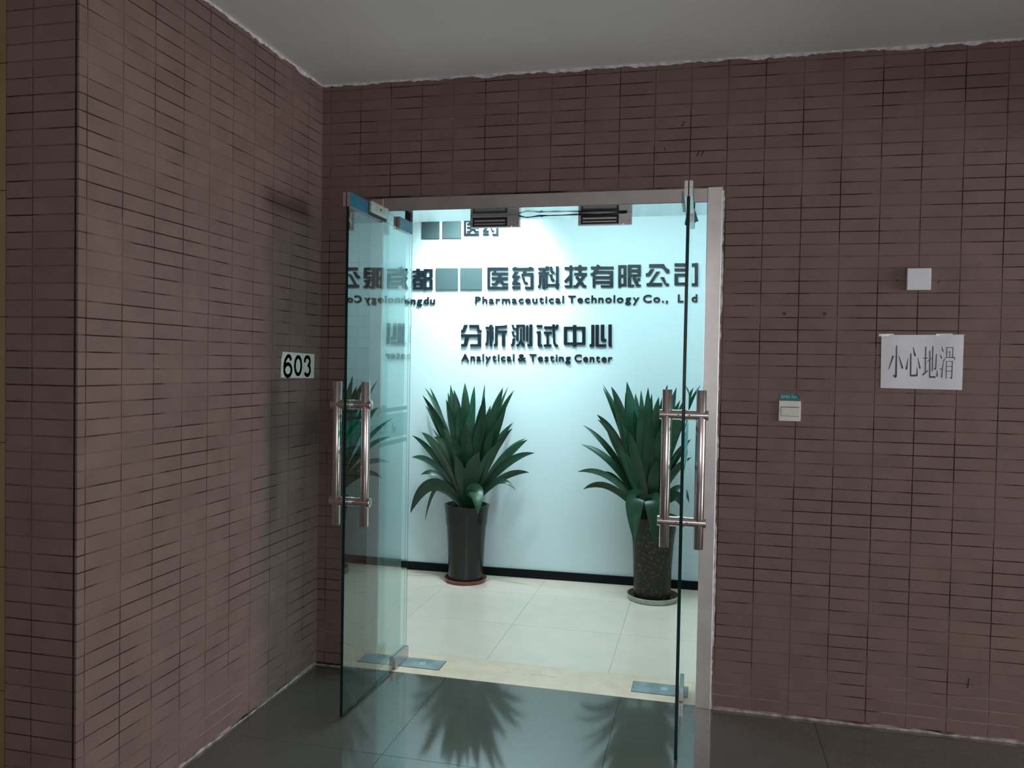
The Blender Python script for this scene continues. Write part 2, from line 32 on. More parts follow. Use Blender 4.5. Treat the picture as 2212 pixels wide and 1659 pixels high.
"leaf2":[[[1.438,1.583,0.52],[1.304,1.61,1.094],[1.151,1.635,1.331],0.0273],[[1.436,1.578,0.52],[1.284,1.594,1.095],[1.152,1.609,1.315],0.0245],[[1.439,1.565,0.523],[1.309,1.554,1.141],[1.214,1.544,1.323],0.0491],[[1.442,1.562,0.523],[1.334,1.546,0.992],[1.23,1.531,1.275],0.06],[[1.444,1.57,0.522],[1.358,1.57,1.044],[1.308,1.57,1.355],0.0709],[[1.443,1.578,0.521],[1.35,1.594,1.042],[1.298,1.609,1.283],0.0545],[[1.447,1.583,0.52],[1.38,1.61,1.097],[1.358,1.635,1.281],0.0382],[[1.45,1.585,0.52],[1.407,1.618,1.097],[1.392,1.648,1.301],0.0327],[[1.453,1.58,0.521],[1.43,1.602,1.045],[1.437,1.622,1.321],0.0491],[[1.454,1.56,0.525],[1.435,1.538,1.023],[1.449,1.518,1.295],0.06],[[1.456,1.575,0.522],[1.457,1.586,1.101],[1.463,1.596,1.285],0.0327],[[1.458,1.57,0.523],[1.47,1.57,1.049],[1.507,1.57,1.265],0.0491],[[1.463,1.575,0.522],[1.511,1.586,1.049],[1.557,1.596,1.341],0.0545],[[1.466,1.568,0.524],[1.534,1.562,1.052],[1.614,1.557,1.327],0.0545],[[1.467,1.578,0.522],[1.549,1.594,1.023],[1.636,1.609,1.246],0.0491],[[1.474,1.57,0.524],[1.601,1.57,1.107],[1.716,1.57,1.327],0.0491],[[1.477,1.578,0.523],[1.626,1.594,1.133],[1.757,1.609,1.343],0.0273],[[1.436,1.57,0.522],[1.288,1.57,1.031],[1.125,1.57,1.143],0.0491],[[1.437,1.562,0.523],[1.29,1.546,1.022],[1.133,1.531,1.115],0.0327],[[1.441,1.558,0.524],[1.326,1.53,0.912],[1.194,1.505,1.057],0.0545],[[1.432,1.578,0.52],[1.255,1.594,0.94],[1.032,1.609,1.071],0.0327],[[1.434,1.57,0.522],[1.269,1.57,0.889],[1.027,1.57,0.95],0.0436],[[1.43,1.562,0.523],[1.235,1.546,0.846],[1.014,1.531,0.78],0.0327],[[1.431,1.57,0.521],[1.249,1.57,0.822],[1.163,1.57,0.774],0.0218],[[1.427,1.558,0.523],[1.21,1.53,0.798],[1.056,1.505,0.674],0.0382],[[1.45,1.552,0.526],[1.404,1.514,0.836],[1.339,1.479,1.051],0.0654],[[1.459,1.555,0.526],[1.48,1.522,0.732],[1.51,1.492,0.881],0.06],[[1.464,1.57,0.523],[1.528,1.57,0.808],[1.631,1.57,0.915],0.0436],[[1.47,1.58,0.522],[1.578,1.602,0.888],[1.707,1.622,1.005],0.0382],[[1.47,1.575,0.523],[1.58,1.586,0.836],[1.712,1.596,0.895],0.0382],[[1.465,1.56,0.525],[1.531,1.538,0.759],[1.635,1.518,0.82],0.0491],[[1.481,1.565,0.525],[1.659,1.554,0.843],[1.706,1.544,0.618],0.0327],[[1.478,1.558,0.527],[1.635,1.53,0.792],[1.688,1.505,0.559],0.0545],[[1.444,1.532,0.529],[1.35,1.45,0.863],[1.393,1.375,0.381],0.0899],[[1.462,1.53,0.531],[1.498,1.442,0.844],[1.512,1.362,0.377],0.0818],[[1.446,1.558,0.525],[1.37,1.53,0.887],[1.293,1.505,1.09],0.06],[[1.459,1.558,0.525],[1.476,1.53,0.891],[1.546,1.505,1.099],0.06],[[1.452,1.555,0.525],[1.417,1.522,0.943],[1.403,1.492,1.196],0.0654],[[1.456,1.555,0.526],[1.454,1.522,0.918],[1.456,1.492,1.171],0.0654],[[1.448,1.558,0.525],[1.39,1.53,0.941],[1.36,1.505,1.183],0.06],[[1.462,1.562,0.525],[1.505,1.546,0.945],[1.563,1.531,1.199],0.0545],[[1.446,1.555,0.525],[1.372,1.522,0.807],[1.276,1.492,0.94],0.0545],[[1.464,1.555,0.526],[1.52,1.522,0.814],[1.596,1.492,0.975],0.0545]]}
S = bpy.context.scene
COL = S.collection
# ---------------------------------------------------------------- camera
cd = bpy.data.cameras.new('camera'); cam = bpy.data.objects.new('camera', cd); COL.objects.link(cam)
cd.sensor_fit = 'HORIZONTAL'; cd.sensor_width = 36; cd.lens = 28.288; cd.clip_start = .05; cd.clip_end = 60
F = Vector((-0.22981249, 0.97293128, -0.02430939)); R = Vector((0.97295691, 0.23027215, 0.01815463)); U = R.cross(F)
cam.matrix_world = Matrix(((R.x, U.x, -F.x, 1.7669), (R.y, U.y, -F.y, -3.5002), (R.z, U.z, -F.z, 1.4504), (0, 0, 0, 1)))
S.camera = cam
# ---------------------------------------------------------------- world, lights, exposure
w = bpy.data.worlds.new('overcast'); S.world = w; w.use_nodes = True
w.node_tree.nodes['Background'].inputs[0].default_value = (.80, .88, 1.0, 1); w.node_tree.nodes['Background'].inputs[1].default_value = 1.0
def area(name, loc, rot, sx, sy, power, color, spread=180):
    l = bpy.data.lights.new(name, 'AREA'); l.shape = 'RECTANGLE'; l.size = sx; l.size_y = sy; l.energy = power; l.color = color; l.spread = math.radians(spread)
    o = bpy.data.objects.new(name, l); COL.objects.link(o); o.location = loc; o.rotation_euler = [math.radians(a) for a in rot]; return o
# daylight coming in through the corridor window behind the camera, lower right
area('window_daylight', (3.0, -5.75, 1.75), (90, 0, 0), 2.6, 1.5, 30, (1.0, .955, .965))
area('side_window_daylight', (8.9, -1.35, 1.4), (90, 0, 90), 2.3, 1.7, 268, (.95, .975, .98))
# lobby: ceiling fluorescent panel and a recessed spot washing the lettered wall
area('lobby_panel', (1.2, .72, 2.70), (0, 0, 0), 1.8, .35, 48, (.58, .93, .98))
def spot(name, loc, tgt, power, color, size, blend, rad=.05):
    l = bpy.data.lights.new(name, 'SPOT'); l.energy = power; l.color = color; l.spot_size = math.radians(size); l.spot_blend = blend; l.shadow_soft_size = rad
    o = bpy.data.objects.new(name, l); COL.objects.link(o); o.location = loc
    o.rotation_euler = (Vector(tgt) - Vector(loc)).to_track_quat('-Z', 'Y').to_euler(); return o
spot('lobby_downlight', (.35, 1.25, 2.68), (.30, 1.85, 1.95), 190, (.72, .97, 1.0), 88, 1.0)
S.view_settings.view_transform = 'Standard'; S.view_settings.look = 'None'; S.view_settings.gamma = 1; S.view_settings.exposure = 0
S.view_settings.use_curve_mapping = False
S.cycles.use_denoising = True; S.cycles.max_bounces = 12; S.cycles.transparent_max_bounces = 16; S.cycles.sample_clamp_indirect = 4
S.cycles.diffuse_bounces = 6; S.cycles.glossy_bounces = 5
# ---------------------------------------------------------------- materials
def mat(name, col=(.5, .5, .5), rough=.5, metal=0., spec=.5, noise=None, ns=20, nd=4, bump=0., bs=200, coat=0., lo=.38, hi=.62):
    m = bpy.data.materials.new(name); m.use_nodes = True; nt = m.node_tree; b = nt.nodes['Principled BSDF']
    b.inputs['Base Color'].default_value = (*col, 1); b.inputs['Roughness'].default_value = rough; b.inputs['Metallic'].default_value = metal
    b.inputs['Specular IOR Level'].default_value = spec; b.inputs['Coat Weight'].default_value = coat
    geo = nt.nodes.new('ShaderNodeNewGeometry')
    if noise:
        n = nt.nodes.new('ShaderNodeTexNoise'); n.inputs['Scale'].default_value = ns; n.inputs['Detail'].default_value = nd
        nt.links.new(geo.outputs['Position'], n.inputs['Vector'])
        mx = nt.nodes.new('ShaderNodeMix'); mx.data_type = 'RGBA'
        mx.inputs['A'].default_value = (*col, 1); mx.inputs['B'].default_value = (*noise, 1)
        r = nt.nodes.new('ShaderNodeMapRange'); r.inputs['From Min'].default_value = lo; r.inputs['From Max'].default_value = hi
        nt.links.new(n.outputs['Fac'], r.inputs['Value']); nt.links.new(r.outputs[0], mx.inputs['Factor']); nt.links.new(mx.outputs['Result'], b.inputs['Base Color'])
    if bump:
        n2 = nt.nodes.new('ShaderNodeTexNoise'); n2.inputs['Scale'].default_value = bs; n2.inputs['Detail'].default_value = 5
        nt.links.new(geo.outputs['Position'], n2.inputs['Vector'])
        bp = nt.nodes.new('ShaderNodeBump'); bp.inputs['Strength'].default_value = bump; bp.inputs['Distance'].default_value = .002
        nt.links.new(n2.outputs['Fac'], bp.inputs['Height']); nt.links.new(bp.outputs[0], b.inputs['Normal'])
    return m
def add_tile_variation(m, axis, off, size, zoff, zsize, amp):
    """every wall tile gets a slightly different fired shade"""
    nt = m.node_tree; b = nt.nodes['Principled BSDF']; L = nt.links
    geo = nt.nodes.new('ShaderNodeNewGeometry'); sp = nt.nodes.new('ShaderNodeSeparateXYZ'); L.new(geo.outputs['Position'], sp.inputs[0])
    def snap(src, o, s):
        a = nt.nodes.new('ShaderNodeMath'); a.operation = 'SUBTRACT'; L.new(src, a.inputs[0]); a.inputs[1].default_value = o
        d = nt.nodes.new('ShaderNodeMath'); d.operation = 'DIVIDE'; L.new(a.outputs[0], d.inputs[0]); d.inputs[1].default_value = s
        f = nt.nodes.new('ShaderNodeMath'); f.operation = 'FLOOR'; L.new(d.outputs[0], f.inputs[0]); return f.outputs[0]
    cb = nt.nodes.new('ShaderNodeCombineXYZ'); L.new(snap(sp.outputs[axis], off, size), cb.inputs[0]); L.new(snap(sp.outputs[2], zoff, zsize), cb.inputs[1])
    wn = nt.nodes.new('ShaderNodeTexWhiteNoise'); wn.noise_dimensions = '3D'; L.new(cb.outputs[0], wn.inputs['Vector'])
    mr = nt.nodes.new('ShaderNodeMapRange'); mr.inputs['To Min'].default_value = 1 - amp; mr.inputs['To Max'].default_value = 1 + amp; L.new(wn.outputs['Value'], mr.inputs['Value'])
    old = b.inputs['Base Color'].links[0].from_socket
    vm = nt.nodes.new('ShaderNodeVectorMath'); vm.operation = 'SCALE'; L.new(old, vm.inputs[0]); L.new(mr.outputs[0], vm.inputs['Scale']); L.new(vm.outputs[0], b.inputs['Base Color'])
TILE_A, TILE_B = (.176, .112, .099), (.155, .097, .085)
m_tile_back = mat('brown tile back', TILE_A, .62, 0, .35, TILE_B, 9, 6, .25, 260)
add_tile_variation(m_tile_back, 0, .044, .1501, .014, .05, .055)
m_tile_left = mat('brown tile left', TILE_A, .62, 0, .35, TILE_B, 9, 6, .25, 260)
add_tile_variation(m_tile_left, 1, -.1311, .1501, .014, .05, .055)
m_tile_end = mat('brown tile end', TILE_A, .62, 0, .35, TILE_B, 9, 6, .25, 260)
add_tile_variation(m_tile_end, 0, -.160, .1501, .014, .05, .055)
m_grout = mat('stained grout', (.022, .015, .015), .9, 0, .2, (.175, .116, .104), 4, 9, lo=.44, hi=.56)
def lime_low(m):
    """lime residue left in the joints of the lowest courses"""
    nt = m.node_tree; b = nt.nodes['Principled BSDF']; L = nt.links; geo = nt.nodes.new('ShaderNodeNewGeometry'); sp = nt.nodes.new('ShaderNodeSeparateXYZ'); L.new(geo.outputs['Position'], sp.inputs[0])
    mr = nt.nodes.new('ShaderNodeMapRange'); mr.inputs['From Min'].default_value = .34; mr.inputs['From Max'].default_value = .04; L.new(sp.outputs[2], mr.inputs['Value'])
    n = nt.nodes.new('ShaderNodeTexNoise'); n.inputs['Scale'].default_value = 4.5; n.inputs['Detail'].default_value = 5; L.new(geo.outputs['Position'], n.inputs['Vector'])
    m2 = nt.nodes.new('ShaderNodeMapRange'); m2.inputs['From Min'].default_value = .47; m2.inputs['From Max'].default_value = .60; L.new(n.outputs['Fac'], m2.inputs['Value'])
    mu = nt.nodes.new('ShaderNodeMath'); mu.operation = 'MULTIPLY'; L.new(mr.outputs[0], mu.inputs[0]); L.new(m2.outputs[0], mu.inputs[1])
    mx = nt.nodes.new('ShaderNodeMix'); mx.data_type = 'RGBA'; L.new(mu.outputs[0], mx.inputs['Factor']); L.new(b.inputs['Base Color'].links[0].from_socket, mx.inputs['A']); mx.inputs['B'].default_value = (.36, .28, .27, 1); L.new(mx.outputs['Result'], b.inputs['Base Color'])
lime_low(m_grout)
m_groutdark = mat('dark joint', (.014, .009, .010), .9, 0, .2, (.03, .02, .022), 30, 4)
m_caulk = mat('pale grout', (.50, .40, .40), .8, 0, .2, (.22, .17, .165), 26, 6)
m_whitefill = mat('white filler', (.72, .68, .70), .8, 0, .2, (.45, .42, .44), 30, 6)
m_ceil = mat('ceiling paint', (.80, .77, .77), .85, 0, .2, (.76, .735, .735), 1.6, 3)
m_plaster = mat('white wall paint', (.80, .80, .80), .7, 0, .25, (.78, .785, .785), 3, 3)
m_lobby = mat('lobby wall paint', (.62, .695, .72), .55, 0, .3)
m_yellow = mat('ochre wall tile', (.22, .160, .072), .45, 0, .4, (.19, .135, .060), 4, 5)
m_floor = mat('grey porcelain', (.118, .108, .093), .07, 0, .9, (.098, .090, .078), 240, 3)
m_floor.node_tree.nodes['Principled BSDF'].inputs['IOR'].default_value = 1.78
m_floorin = mat('cream porcelain', (.88, .665, .575), .16, 0, .5, (.83, .65, .54), 7, 5)
m_joint = mat('floor joint', (.05, .05, .048), .8)
m_jointin = mat('lobby floor joint', (.22, .22, .19), .8)
m_marble = mat('cream marble', (.90, .64, .50), .35, 0, .4, (.82, .57, .43), 14, 8)
m_black = mat('black baseboard', (.004, .005, .007), .55, 0, .15)
m_steel = mat('brushed steel', (.62, .58, .57), .30, 1.0, .5, (.56, .525, .52), 60, 3)
m_steeldull = mat('dull frame steel', (.54, .49, .48), .40, 1.0, .5, (.47, .43, .42), 8, 6)
m_mirror = mat('polished steel', (.50, .56, .56), .16, 1.0)
m_handle = mat('polished handle steel', (.60, .53, .51), .20, 1.0)
m_film = mat('blue protective film', (.006, .10, .17), .4, 0, .35, (.008, .13, .20), 30, 4)
m_filmtear = mat('torn film', (.02, .28, .30), .4)
m_alu = mat('aluminium plate', (.55, .60, .55), .45, .6, .5, (.45, .50, .46), 40, 4)
m_rubber = mat('black rubber', (.01, .01, .011), .6)
m_plastic = mat('white plastic', (.66, .66, .68), .4)
m_cream = mat('ivory plastic', (.62, .60, .53), .38)
m_paper = mat('white paper', (.72, .71, .74), .75, 0, .2, (.68, .67, .70), 12, 4)
m_plaque = mat('room number card', (.62, .63, .61), .4, 0, .4, (.56, .58, .56), 30, 3)
m_ink = mat('black ink', (.012, .010, .016), .45)
m_inkgrey = mat('brush ink', (.05, .045, .055), .7)
m_letter = mat('dark acrylic letter', (.006, .012, .018), .22, 0, .4)
m_letterfade = mat('muted acrylic letter', (.055, .080, .085), .9, 0, .1)
m_teal = mat('teal sticker', (.0, .16, .17), .5)
m_white = mat('white print', (.45, .62, .62), .6)
m_pot1 = mat('brown glazed ceramic', (.022, .017, .014), .22, 0, .35, (.014, .012, .012), 9, 6)
m_pot2 = mat('speckled glazed ceramic', (.016, .011, .008), .36, 0, .35, (.085, .062, .028), 55, 9, lo=.55, hi=.66)
m_soil = mat('dark soil', (.02, .014, .01), .95, 0, .2, (.04, .03, .02), 60, 5, .6, 80)
m_saucer1 = mat('terracotta plastic saucer', (.20, .045, .035), .4)
m_saucer2 = mat('pale stained saucer', (.46, .47, .42), .45, 0, .4, (.36, .36, .31), 20, 5)
m_saucerin = mat('rust stained saucer inside', (.14, .085, .045), .7, 0, .3, (.07, .045, .03), 30, 5)
m_redled = mat('red indicator', (.8, .05, .05), .4)
b = m_redled.node_tree.nodes['Principled BSDF']; b.inputs['Emission Color'].default_value = (1, .1, .15, 1); b.inputs['Emission Strength'].default_value = 6
m_mark = mat('dark scuff', (.012, .009, .009), .8)
m_redmark = mat('reddish stain', (.075, .028, .024), .7)
m_scratch = mat('brown scratch', (.18, .13, .07), .9, 0, .2, (.45, .36, .24), 60, 5)
m_leaf = []
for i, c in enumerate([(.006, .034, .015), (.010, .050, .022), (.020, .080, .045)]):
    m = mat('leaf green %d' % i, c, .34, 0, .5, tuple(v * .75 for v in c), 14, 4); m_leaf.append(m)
def glass(name, tint, F0=.05, extra=None, refl=1.0):
    """clear pane: tinted straight transmission + mirror reflection that grows at grazing angles"""
    m = bpy.data.materials.new(name); m.use_nodes = True; nt = m.node_tree; L = nt.links
    for n in list(nt.nodes): nt.nodes.remove(n)
    out = nt.nodes.new('ShaderNodeOutputMaterial'); tr = nt.nodes.new('ShaderNodeBsdfTransparent'); tr.inputs[0].default_value = (*tint, 1)
    gl = nt.nodes.new('ShaderNodeBsdfGlossy'); gl.inputs['Roughness'].default_value = .0; gl.inputs[0].default_value = (.90, 1.0, .99, 1)
    geo = nt.nodes.new('ShaderNodeNewGeometry'); dot = nt.nodes.new('ShaderNodeVectorMath'); dot.operation = 'DOT_PRODUCT'
    L.new(geo.outputs['Normal'], dot.inputs[0]); L.new(geo.outputs['Incoming'], dot.inputs[1])
    def M(op, a, b=None):
        n = nt.nodes.new('ShaderNodeMath'); n.operation = op
        for i, v in enumerate((a, b)):
            if v is None: continue
            if isinstance(v, (int, float)): n.inputs[i].default_value = v
            else: L.new(v, n.inputs[i])
        return n.outputs[0]
    f = M('ADD', M('MULTIPLY', M('POWER', M('SUBTRACT', 1.0, M('ABSOLUTE', dot.outputs['Value'])), 5.0), 1 - F0), F0)
    f = M('MULTIPLY', M('MINIMUM', M('MULTIPLY', f, 1.75), .96), M('MULTIPLY', M('SUBTRACT', 1.0, geo.outputs['Backfacing']), refl))   # both surfaces of the pane mirror together
    mx = nt.nodes.new('ShaderNodeMixShader'); L.new(f, mx.inputs[0]); L.new(tr.outputs[0], mx.inputs[1]); L.new(gl.outputs[0], mx.inputs[2])
    last = mx.outputs[0]
    if extra:
        df = nt.nodes.new('ShaderNodeBsdfDiffuse'); df.inputs[0].default_value = (*extra[0], 1)
        tl = nt.nodes.new('ShaderNodeBsdfTranslucent'); tl.inputs[0].default_value = (*extra[0], 1)
        md = nt.nodes.new('ShaderNodeMixShader'); md.inputs[0].default_value = .5; L.new(df.outputs[0], md.inputs[1]); L.new(tl.outputs[0], md.inputs[2])
        m2 = nt.nodes.new('ShaderNodeMixShader'); m2.inputs[0].default_value = extra[1]; L.new(last, m2.inputs[1]); L.new(md.outputs[0], m2.inputs[2]); last = m2.outputs[0]
    L.new(last, out.inputs[0]); return m
m_glass = glass('green float glass', (.86, .93, .92), .07)
m_glassedge = mat('glass edge', (.001, .022, .018), .15, 0, .3)
m_frost = glass('translucent teal film', (.80, .93, .92), .05, ((.20, .50, .50), .26), 0)
m_stripe = glass('teal stripe film', (.66, .82, .81), .05, ((.12, .34, .33), .30), 0)
m_filmprint = mat('film print', (.015, .06, .06), .5)
m_filmteal = mat('film emblem', (.02, .22, .19), .5)
m_swoosh = glass('green swoosh film', (.45, .90, .68), .05, ((.02, .42, .20), .30), 0)
# ---------------------------------------------------------------- builders
def tag(o, label=None, cat=None, group=None, kind=None):
    if label: o['label'] = label
    if cat: o['category'] = cat
    if group: o['group'] = group
    if kind: o['kind'] = kind
    return o
def link(name, me, parent=None):
    o = bpy.data.objects.new(name, me); COL.objects.link(o)
    if parent: o.parent = parent
    return o
def empty(name, loc=(0, 0, 0), rz=0):
    o = bpy.data.objects.new(name, None); COL.objects.link(o); o.location = loc; o.rotation_euler = (0, 0, rz); o.empty_display_size = .05
    return o
class MB:
    def __init__(s): s.v = []; s.f = []; s.mi = []
    def add(s, vs, fs, mi=0):
        k = len(s.v); s.v += [tuple(v) for v in vs]; s.f += [tuple(i + k for i in f) for f in fs]; s.mi += [mi] * len(fs)
    def box(s, a, b, mi=0):
        x0, y0, z0 = a; x1, y1, z1 = b
        s.add([(x0, y0, z0), (x1, y0, z0), (x1, y1, z0), (x0, y1, z0), (x0, y0, z1), (x1, y0, z1), (x1, y1, z1), (x0, y1, z1)],
              [(0, 3, 2, 1), (4, 5, 6, 7), (0, 1, 5, 4), (1, 2, 6, 5), (2, 3, 7, 6), (3, 0, 4, 7)], mi)
    def prism(s, poly, y0, y1, mi=0):     # poly in x,z
        n = len(poly); ar = sum(poly[i][0] * poly[(i + 1) % n][1] - poly[(i + 1) % n][0] * poly[i][1] for i in range(n))
        if ar < 0: poly = poly[::-1]
        s.add([(p[0], y0, p[1]) for p in poly] + [(p[0], y1, p[1]) for p in poly],
              [tuple(range(n)), tuple(range(2 * n - 1, n - 1, -1))] + [(i, i + n, (i + 1) % n + n, (i + 1) % n) for i in range(n)], mi)
    def tube(s, pts, r, n=20, cap=True, mi=0):
        pts = [Vector(p) for p in pts]; rr = r if isinstance(r, (list, tuple)) else [r] * len(pts); k = len(s.v)
        t0 = (pts[1] - pts[0]).normalized(); a = t0.orthogonal().normalized()
        for i, p in enumerate(pts):
            t = (pts[min(i + 1, len(pts) - 1)] - pts[max(i - 1, 0)]).normalized(); a = (a - t * a.dot(t)).normalized(); b_ = t.cross(a)
            for j in range(n):
                q = 2 * math.pi * j / n; s.v.append(tuple(p + (a * math.cos(q) + b_ * math.sin(q)) * rr[i]))
        for i in range(len(pts) - 1):
            for j in range(n):
                s.f.append((k + i * n + j, k + i * n + (j + 1) % n, k + (i + 1) * n + (j + 1) % n, k + (i + 1) * n + j)); s.mi.append(mi)
        if cap:
            s.f.append(tuple(k + j for j in range(n - 1, -1, -1))); s.f.append(tuple(k + (len(pts) - 1) * n + j for j in range(n))); s.mi += [mi, mi]
    def lathe(s, prof, c, n=48, mi=0):
        k = len(s.v); m = len(prof)
        for r, z in prof:
            for j in range(n):
                q = 2 * math.pi * j / n; s.v.append((c[0] + r * math.cos(q), c[1] + r * math.sin(q), c[2] + z))
        for i in range(m - 1):
            for j in range(n):
                s.f.append((k + i * n + j, k + i * n + (j + 1) % n, k + (i + 1) * n + (j + 1) % n, k + (i + 1) * n + j)); s.mi.append(mi)
        s.f.append(tuple(k + j for j in range(n - 1, -1, -1))); s.f.append(tuple(k + (m - 1) * n + j for j in range(n))); s.mi += [mi, mi]
    def mesh(s, name, mats, smooth=None):
        me = bpy.data.meshes.new(name); me.from_pydata(s.v, [], s.f)
        for m in (mats if isinstance(mats, (list, tuple)) else [mats]): me.materials.append(m)
        if any(s.mi): me.polygons.foreach_set('material_index', s.mi)
        if smooth:
            me.polygons.foreach_set('use_smooth', [True] * len(s.f)); me.set_sharp_from_angle(angle=math.radians(smooth))
        me.update(); return me
    def build(s, name, mats, parent=None, smooth=None): return link(name, s.mesh(name, mats, smooth), parent)
def bevel(o, w, seg=2):
    bm = bmesh.new(); bm.from_mesh(o.data); bmesh.ops.bevel(bm, geom=bm.edges[:], offset=w, segments=seg, profile=.6, affect='EDGES'); bm.to_mesh(o.data); bm.free(); return o
def tile_verts(axis, u0, u1, z0, z1, front, back, ch=.0007):
    """one chamfered tile. axis 'y': face looks to -y, u = x. axis 'x': face looks to +x, u = y"""
    P = [(u0, z0), (u1, z0), (u1, z1), (u0, z1)]
    I = [(u0 + ch, z0 + ch), (u1 - ch, z0 + ch), (u1 - ch, z1 - ch), (u0 + ch, z1 - ch)]
    if axis == 'y': vs = [(u, back, z) for u, z in P] + [(u, front + ch, z) for u, z in P] + [(u, front, z) for u, z in I]
    else: vs = [(back, u, z) for u, z in P] + [(front - ch, u, z) for u, z in P] + [(front, u, z) for u, z in I]
    fs = [(8, 9, 10, 11)] + [(4 + i, 4 + (i + 1) % 4, 8 + (i + 1) % 4, 8 + i) for i in range(4)] + [(i, (i + 1) % 4, 4 + (i + 1) % 4, 4 + i) for i in range(4)]
    return vs, fs
CAM = Vector((1.767, -3.5, 1.45))
def lay_tiles(parent, specs, limit=300):
    """specs: (axis,u0,u1,z0,z1,front,back,mat). the ones showing largest become single tiles, the rest one stuff mesh"""
    def area_px(t):
        ax, u0, u1, z0, z1, fr, bk, m = t
        c = Vector(((u0 + u1) / 2, fr, (z0 + z1) / 2)) if ax == 'y' else Vector((fr, (u0 + u1) / 2, (z0 + z1) / 2))
        d = CAM - c; n = Vector((0, -1, 0)) if ax == 'y' else Vector((1, 0, 0)); L_ = d.length
        e = c - CAM; zc = e.dot(F); x = e.dot(R) / zc * 1738; y = e.dot(U) / zc * 1738
        vis = zc > 0 and abs(x) < 1106 and abs(y) < 829
        return ((u1 - u0) * (z1 - z0) * max(d.dot(n), 0) / L_ ** 3) * (1 if vis else 1e-4)
    specs = sorted(specs, key=area_px, reverse=True)
    cache = {}
    for t in specs[:limit]:
        ax, u0, u1, z0, z1, fr, bk, m = t; key = (ax, round(u1 - u0, 4), round(z1 - z0, 4), m.name)
        if key not in cache:
            mb = MB(); mb.add(*tile_verts(ax, 0, u1 - u0, 0, z1 - z0, 0, bk - fr)); cache[key] = mb.mesh('tile', m)
        o = link('tile', cache[key], parent)
        o.location = (u0, fr, z0) if ax == 'y' else (fr, u0, z0)
        j = random.uniform(-.0004, .0004)
        if ax == 'y': o.location.y += j
        else: o.location.x += j
    if specs[limit:]:
        mb = MB(); names = []
        for t in specs[limit:]:
            ax, u0, u1, z0, z1, fr, bk, m = t
            if m not in names: names.append(m)
            j = random.uniform(-.0004, .0004); vs, fs = tile_verts(ax, u0, u1, z0, z1, fr + j, bk); mb.add(vs, fs, names.index(m))
        tag(mb.build('tile_field', names, parent), kind='stuff')
CEIL = 2.745
G2 = .0017    # half joint
# ---------------------------------------------------------------- back wall with the doorway
OX0, OX1, OZ = .255, 1.832, 2.207        # outside of the steel frame
DX0, DX1, DZ_ = .315, 1.772, 2.149       # clear opening
mb = MB()
mb.box((-.25, .0018, 0), (OX0 + .004, .275, CEIL)); mb.box((OX1 - .004, .0018, 0), (9.0, .275, CEIL)); mb.box((OX0 + .004, .0018, OZ - .004), (OX1 - .004, .275, CEIL))
wall_back = tag(mb.build('wall_back', m_grout), 'brown tiled wall around the glass doorway, facing the camera', 'wall', kind='structure')
rows = [(max(2.764 - .05 * (r + 1), .014) + G2, min(2.764 - .05 * r, CEIL) - G2) for r in range(0, 55)]
specs = []
for c in range(-1, 35):
    u0 = .044 + .1501 * c; u1 = u0 + .1501; u0 = max(u0, .0)
    u0 += G2; u1 -= G2
    for z0, z1 in rows:
        pieces = [(u0, u1, z0, z1)]
        if z0 < OZ and u1 > OX0 and u0 < OX1:
            pieces = []
            if z1 > OZ + .006: pieces.append((u0, u1, OZ + .001, z1))
            zz = min(z1, OZ)
            if u0 < OX0 - .004: pieces.append((u0, OX0 - .001, z0, zz))
            if u1 > OX1 + .004: pieces.append((OX1 + .001, u1, z0, zz))
        for p in pieces:
            if p[3] - p[2] > .003: specs.append(('y', *p, 0., .0075, m_tile_back))
lay_tiles(wall_back, specs)
# ---------------------------------------------------------------- left wall: long face and its free end
LE = -1.514
mb = MB(); mb.box((-.25, LE + .0030, 0), (-.0018, .0018, CEIL))
wall_left = tag(mb.build('wall_left', m_grout), 'brown tiled wall running toward the camera on the left, number 603 on it', 'wall', kind='structure')
specs = []
for k in range(-1, 11):
    y1 = -.1311 - .1501 * (9 - k) + .1501; y0 = y1 - .1501
    y0 = max(y0, LE); y1 = min(y1, 0)
    if y1 - y0 < .01: continue
    for z0, z1 in rows:
        specs.append(('x', y0 + (G2 if y0 > LE else .0), y1 - G2, z0, z1, 0., -.0075, m_tile_left))
for (x0, x1) in ((-.160, -.0135), (-.2545, -.160)):
    for z0, z1 in rows: specs.append(('y', x0 + G2, x1 - G2, z0, z1, LE, LE + .0075, m_tile_end))
lay_tiles(wall_left, specs)
mb = MB(); mb.box((-.0145, LE + .0008, 0), (-.0078, LE + .012, CEIL)); mb.build('corner_joint', m_groutdark, wall_left)
# lime lines in the corner and along the floor
def ragged(mb, ax, fixed, a, b, base, lo, hi, step=.012, depth=.0012, down=True):
    """ragged strip hanging from (or standing on) a straight line; ax 'y' on the back wall, 'x' on the left wall, 'v' vertical on back wall"""
    n = int(abs(b - a) / step); sgn = -1 if down else 1
    h = lo; prev = None
    for i in range(n + 1):
        t = a + (b - a) * i / n; h = min(hi, max(lo, h + random.uniform(-1, 1) * (hi - lo) * .45))
        e = base + sgn * (h + random.uniform(0, .0015))
        cur = (t, e)
        if prev:
            q = [(prev[0], base), (cur[0], base), (cur[0], cur[1]), (prev[0], prev[1])]
            if ax == 'v': q = [(z, t_) for t_, z in q]
            f0, f1 = fixed, fixed + (depth if ax == 'x' else -depth)
            if ax in 'yv': vs = [(u, f0, z) for u, z in q] + [(u, f1, z) for u, z in q]
            else: vs = [(f0, u, z) for u, z in q] + [(f1, u, z) for u, z in q]
            mb.add(vs, [(4, 5, 6, 7), (0, 1, 5, 4), (1, 2, 6, 5), (2, 3, 7, 6), (3, 0, 4, 7)])
        prev = cur
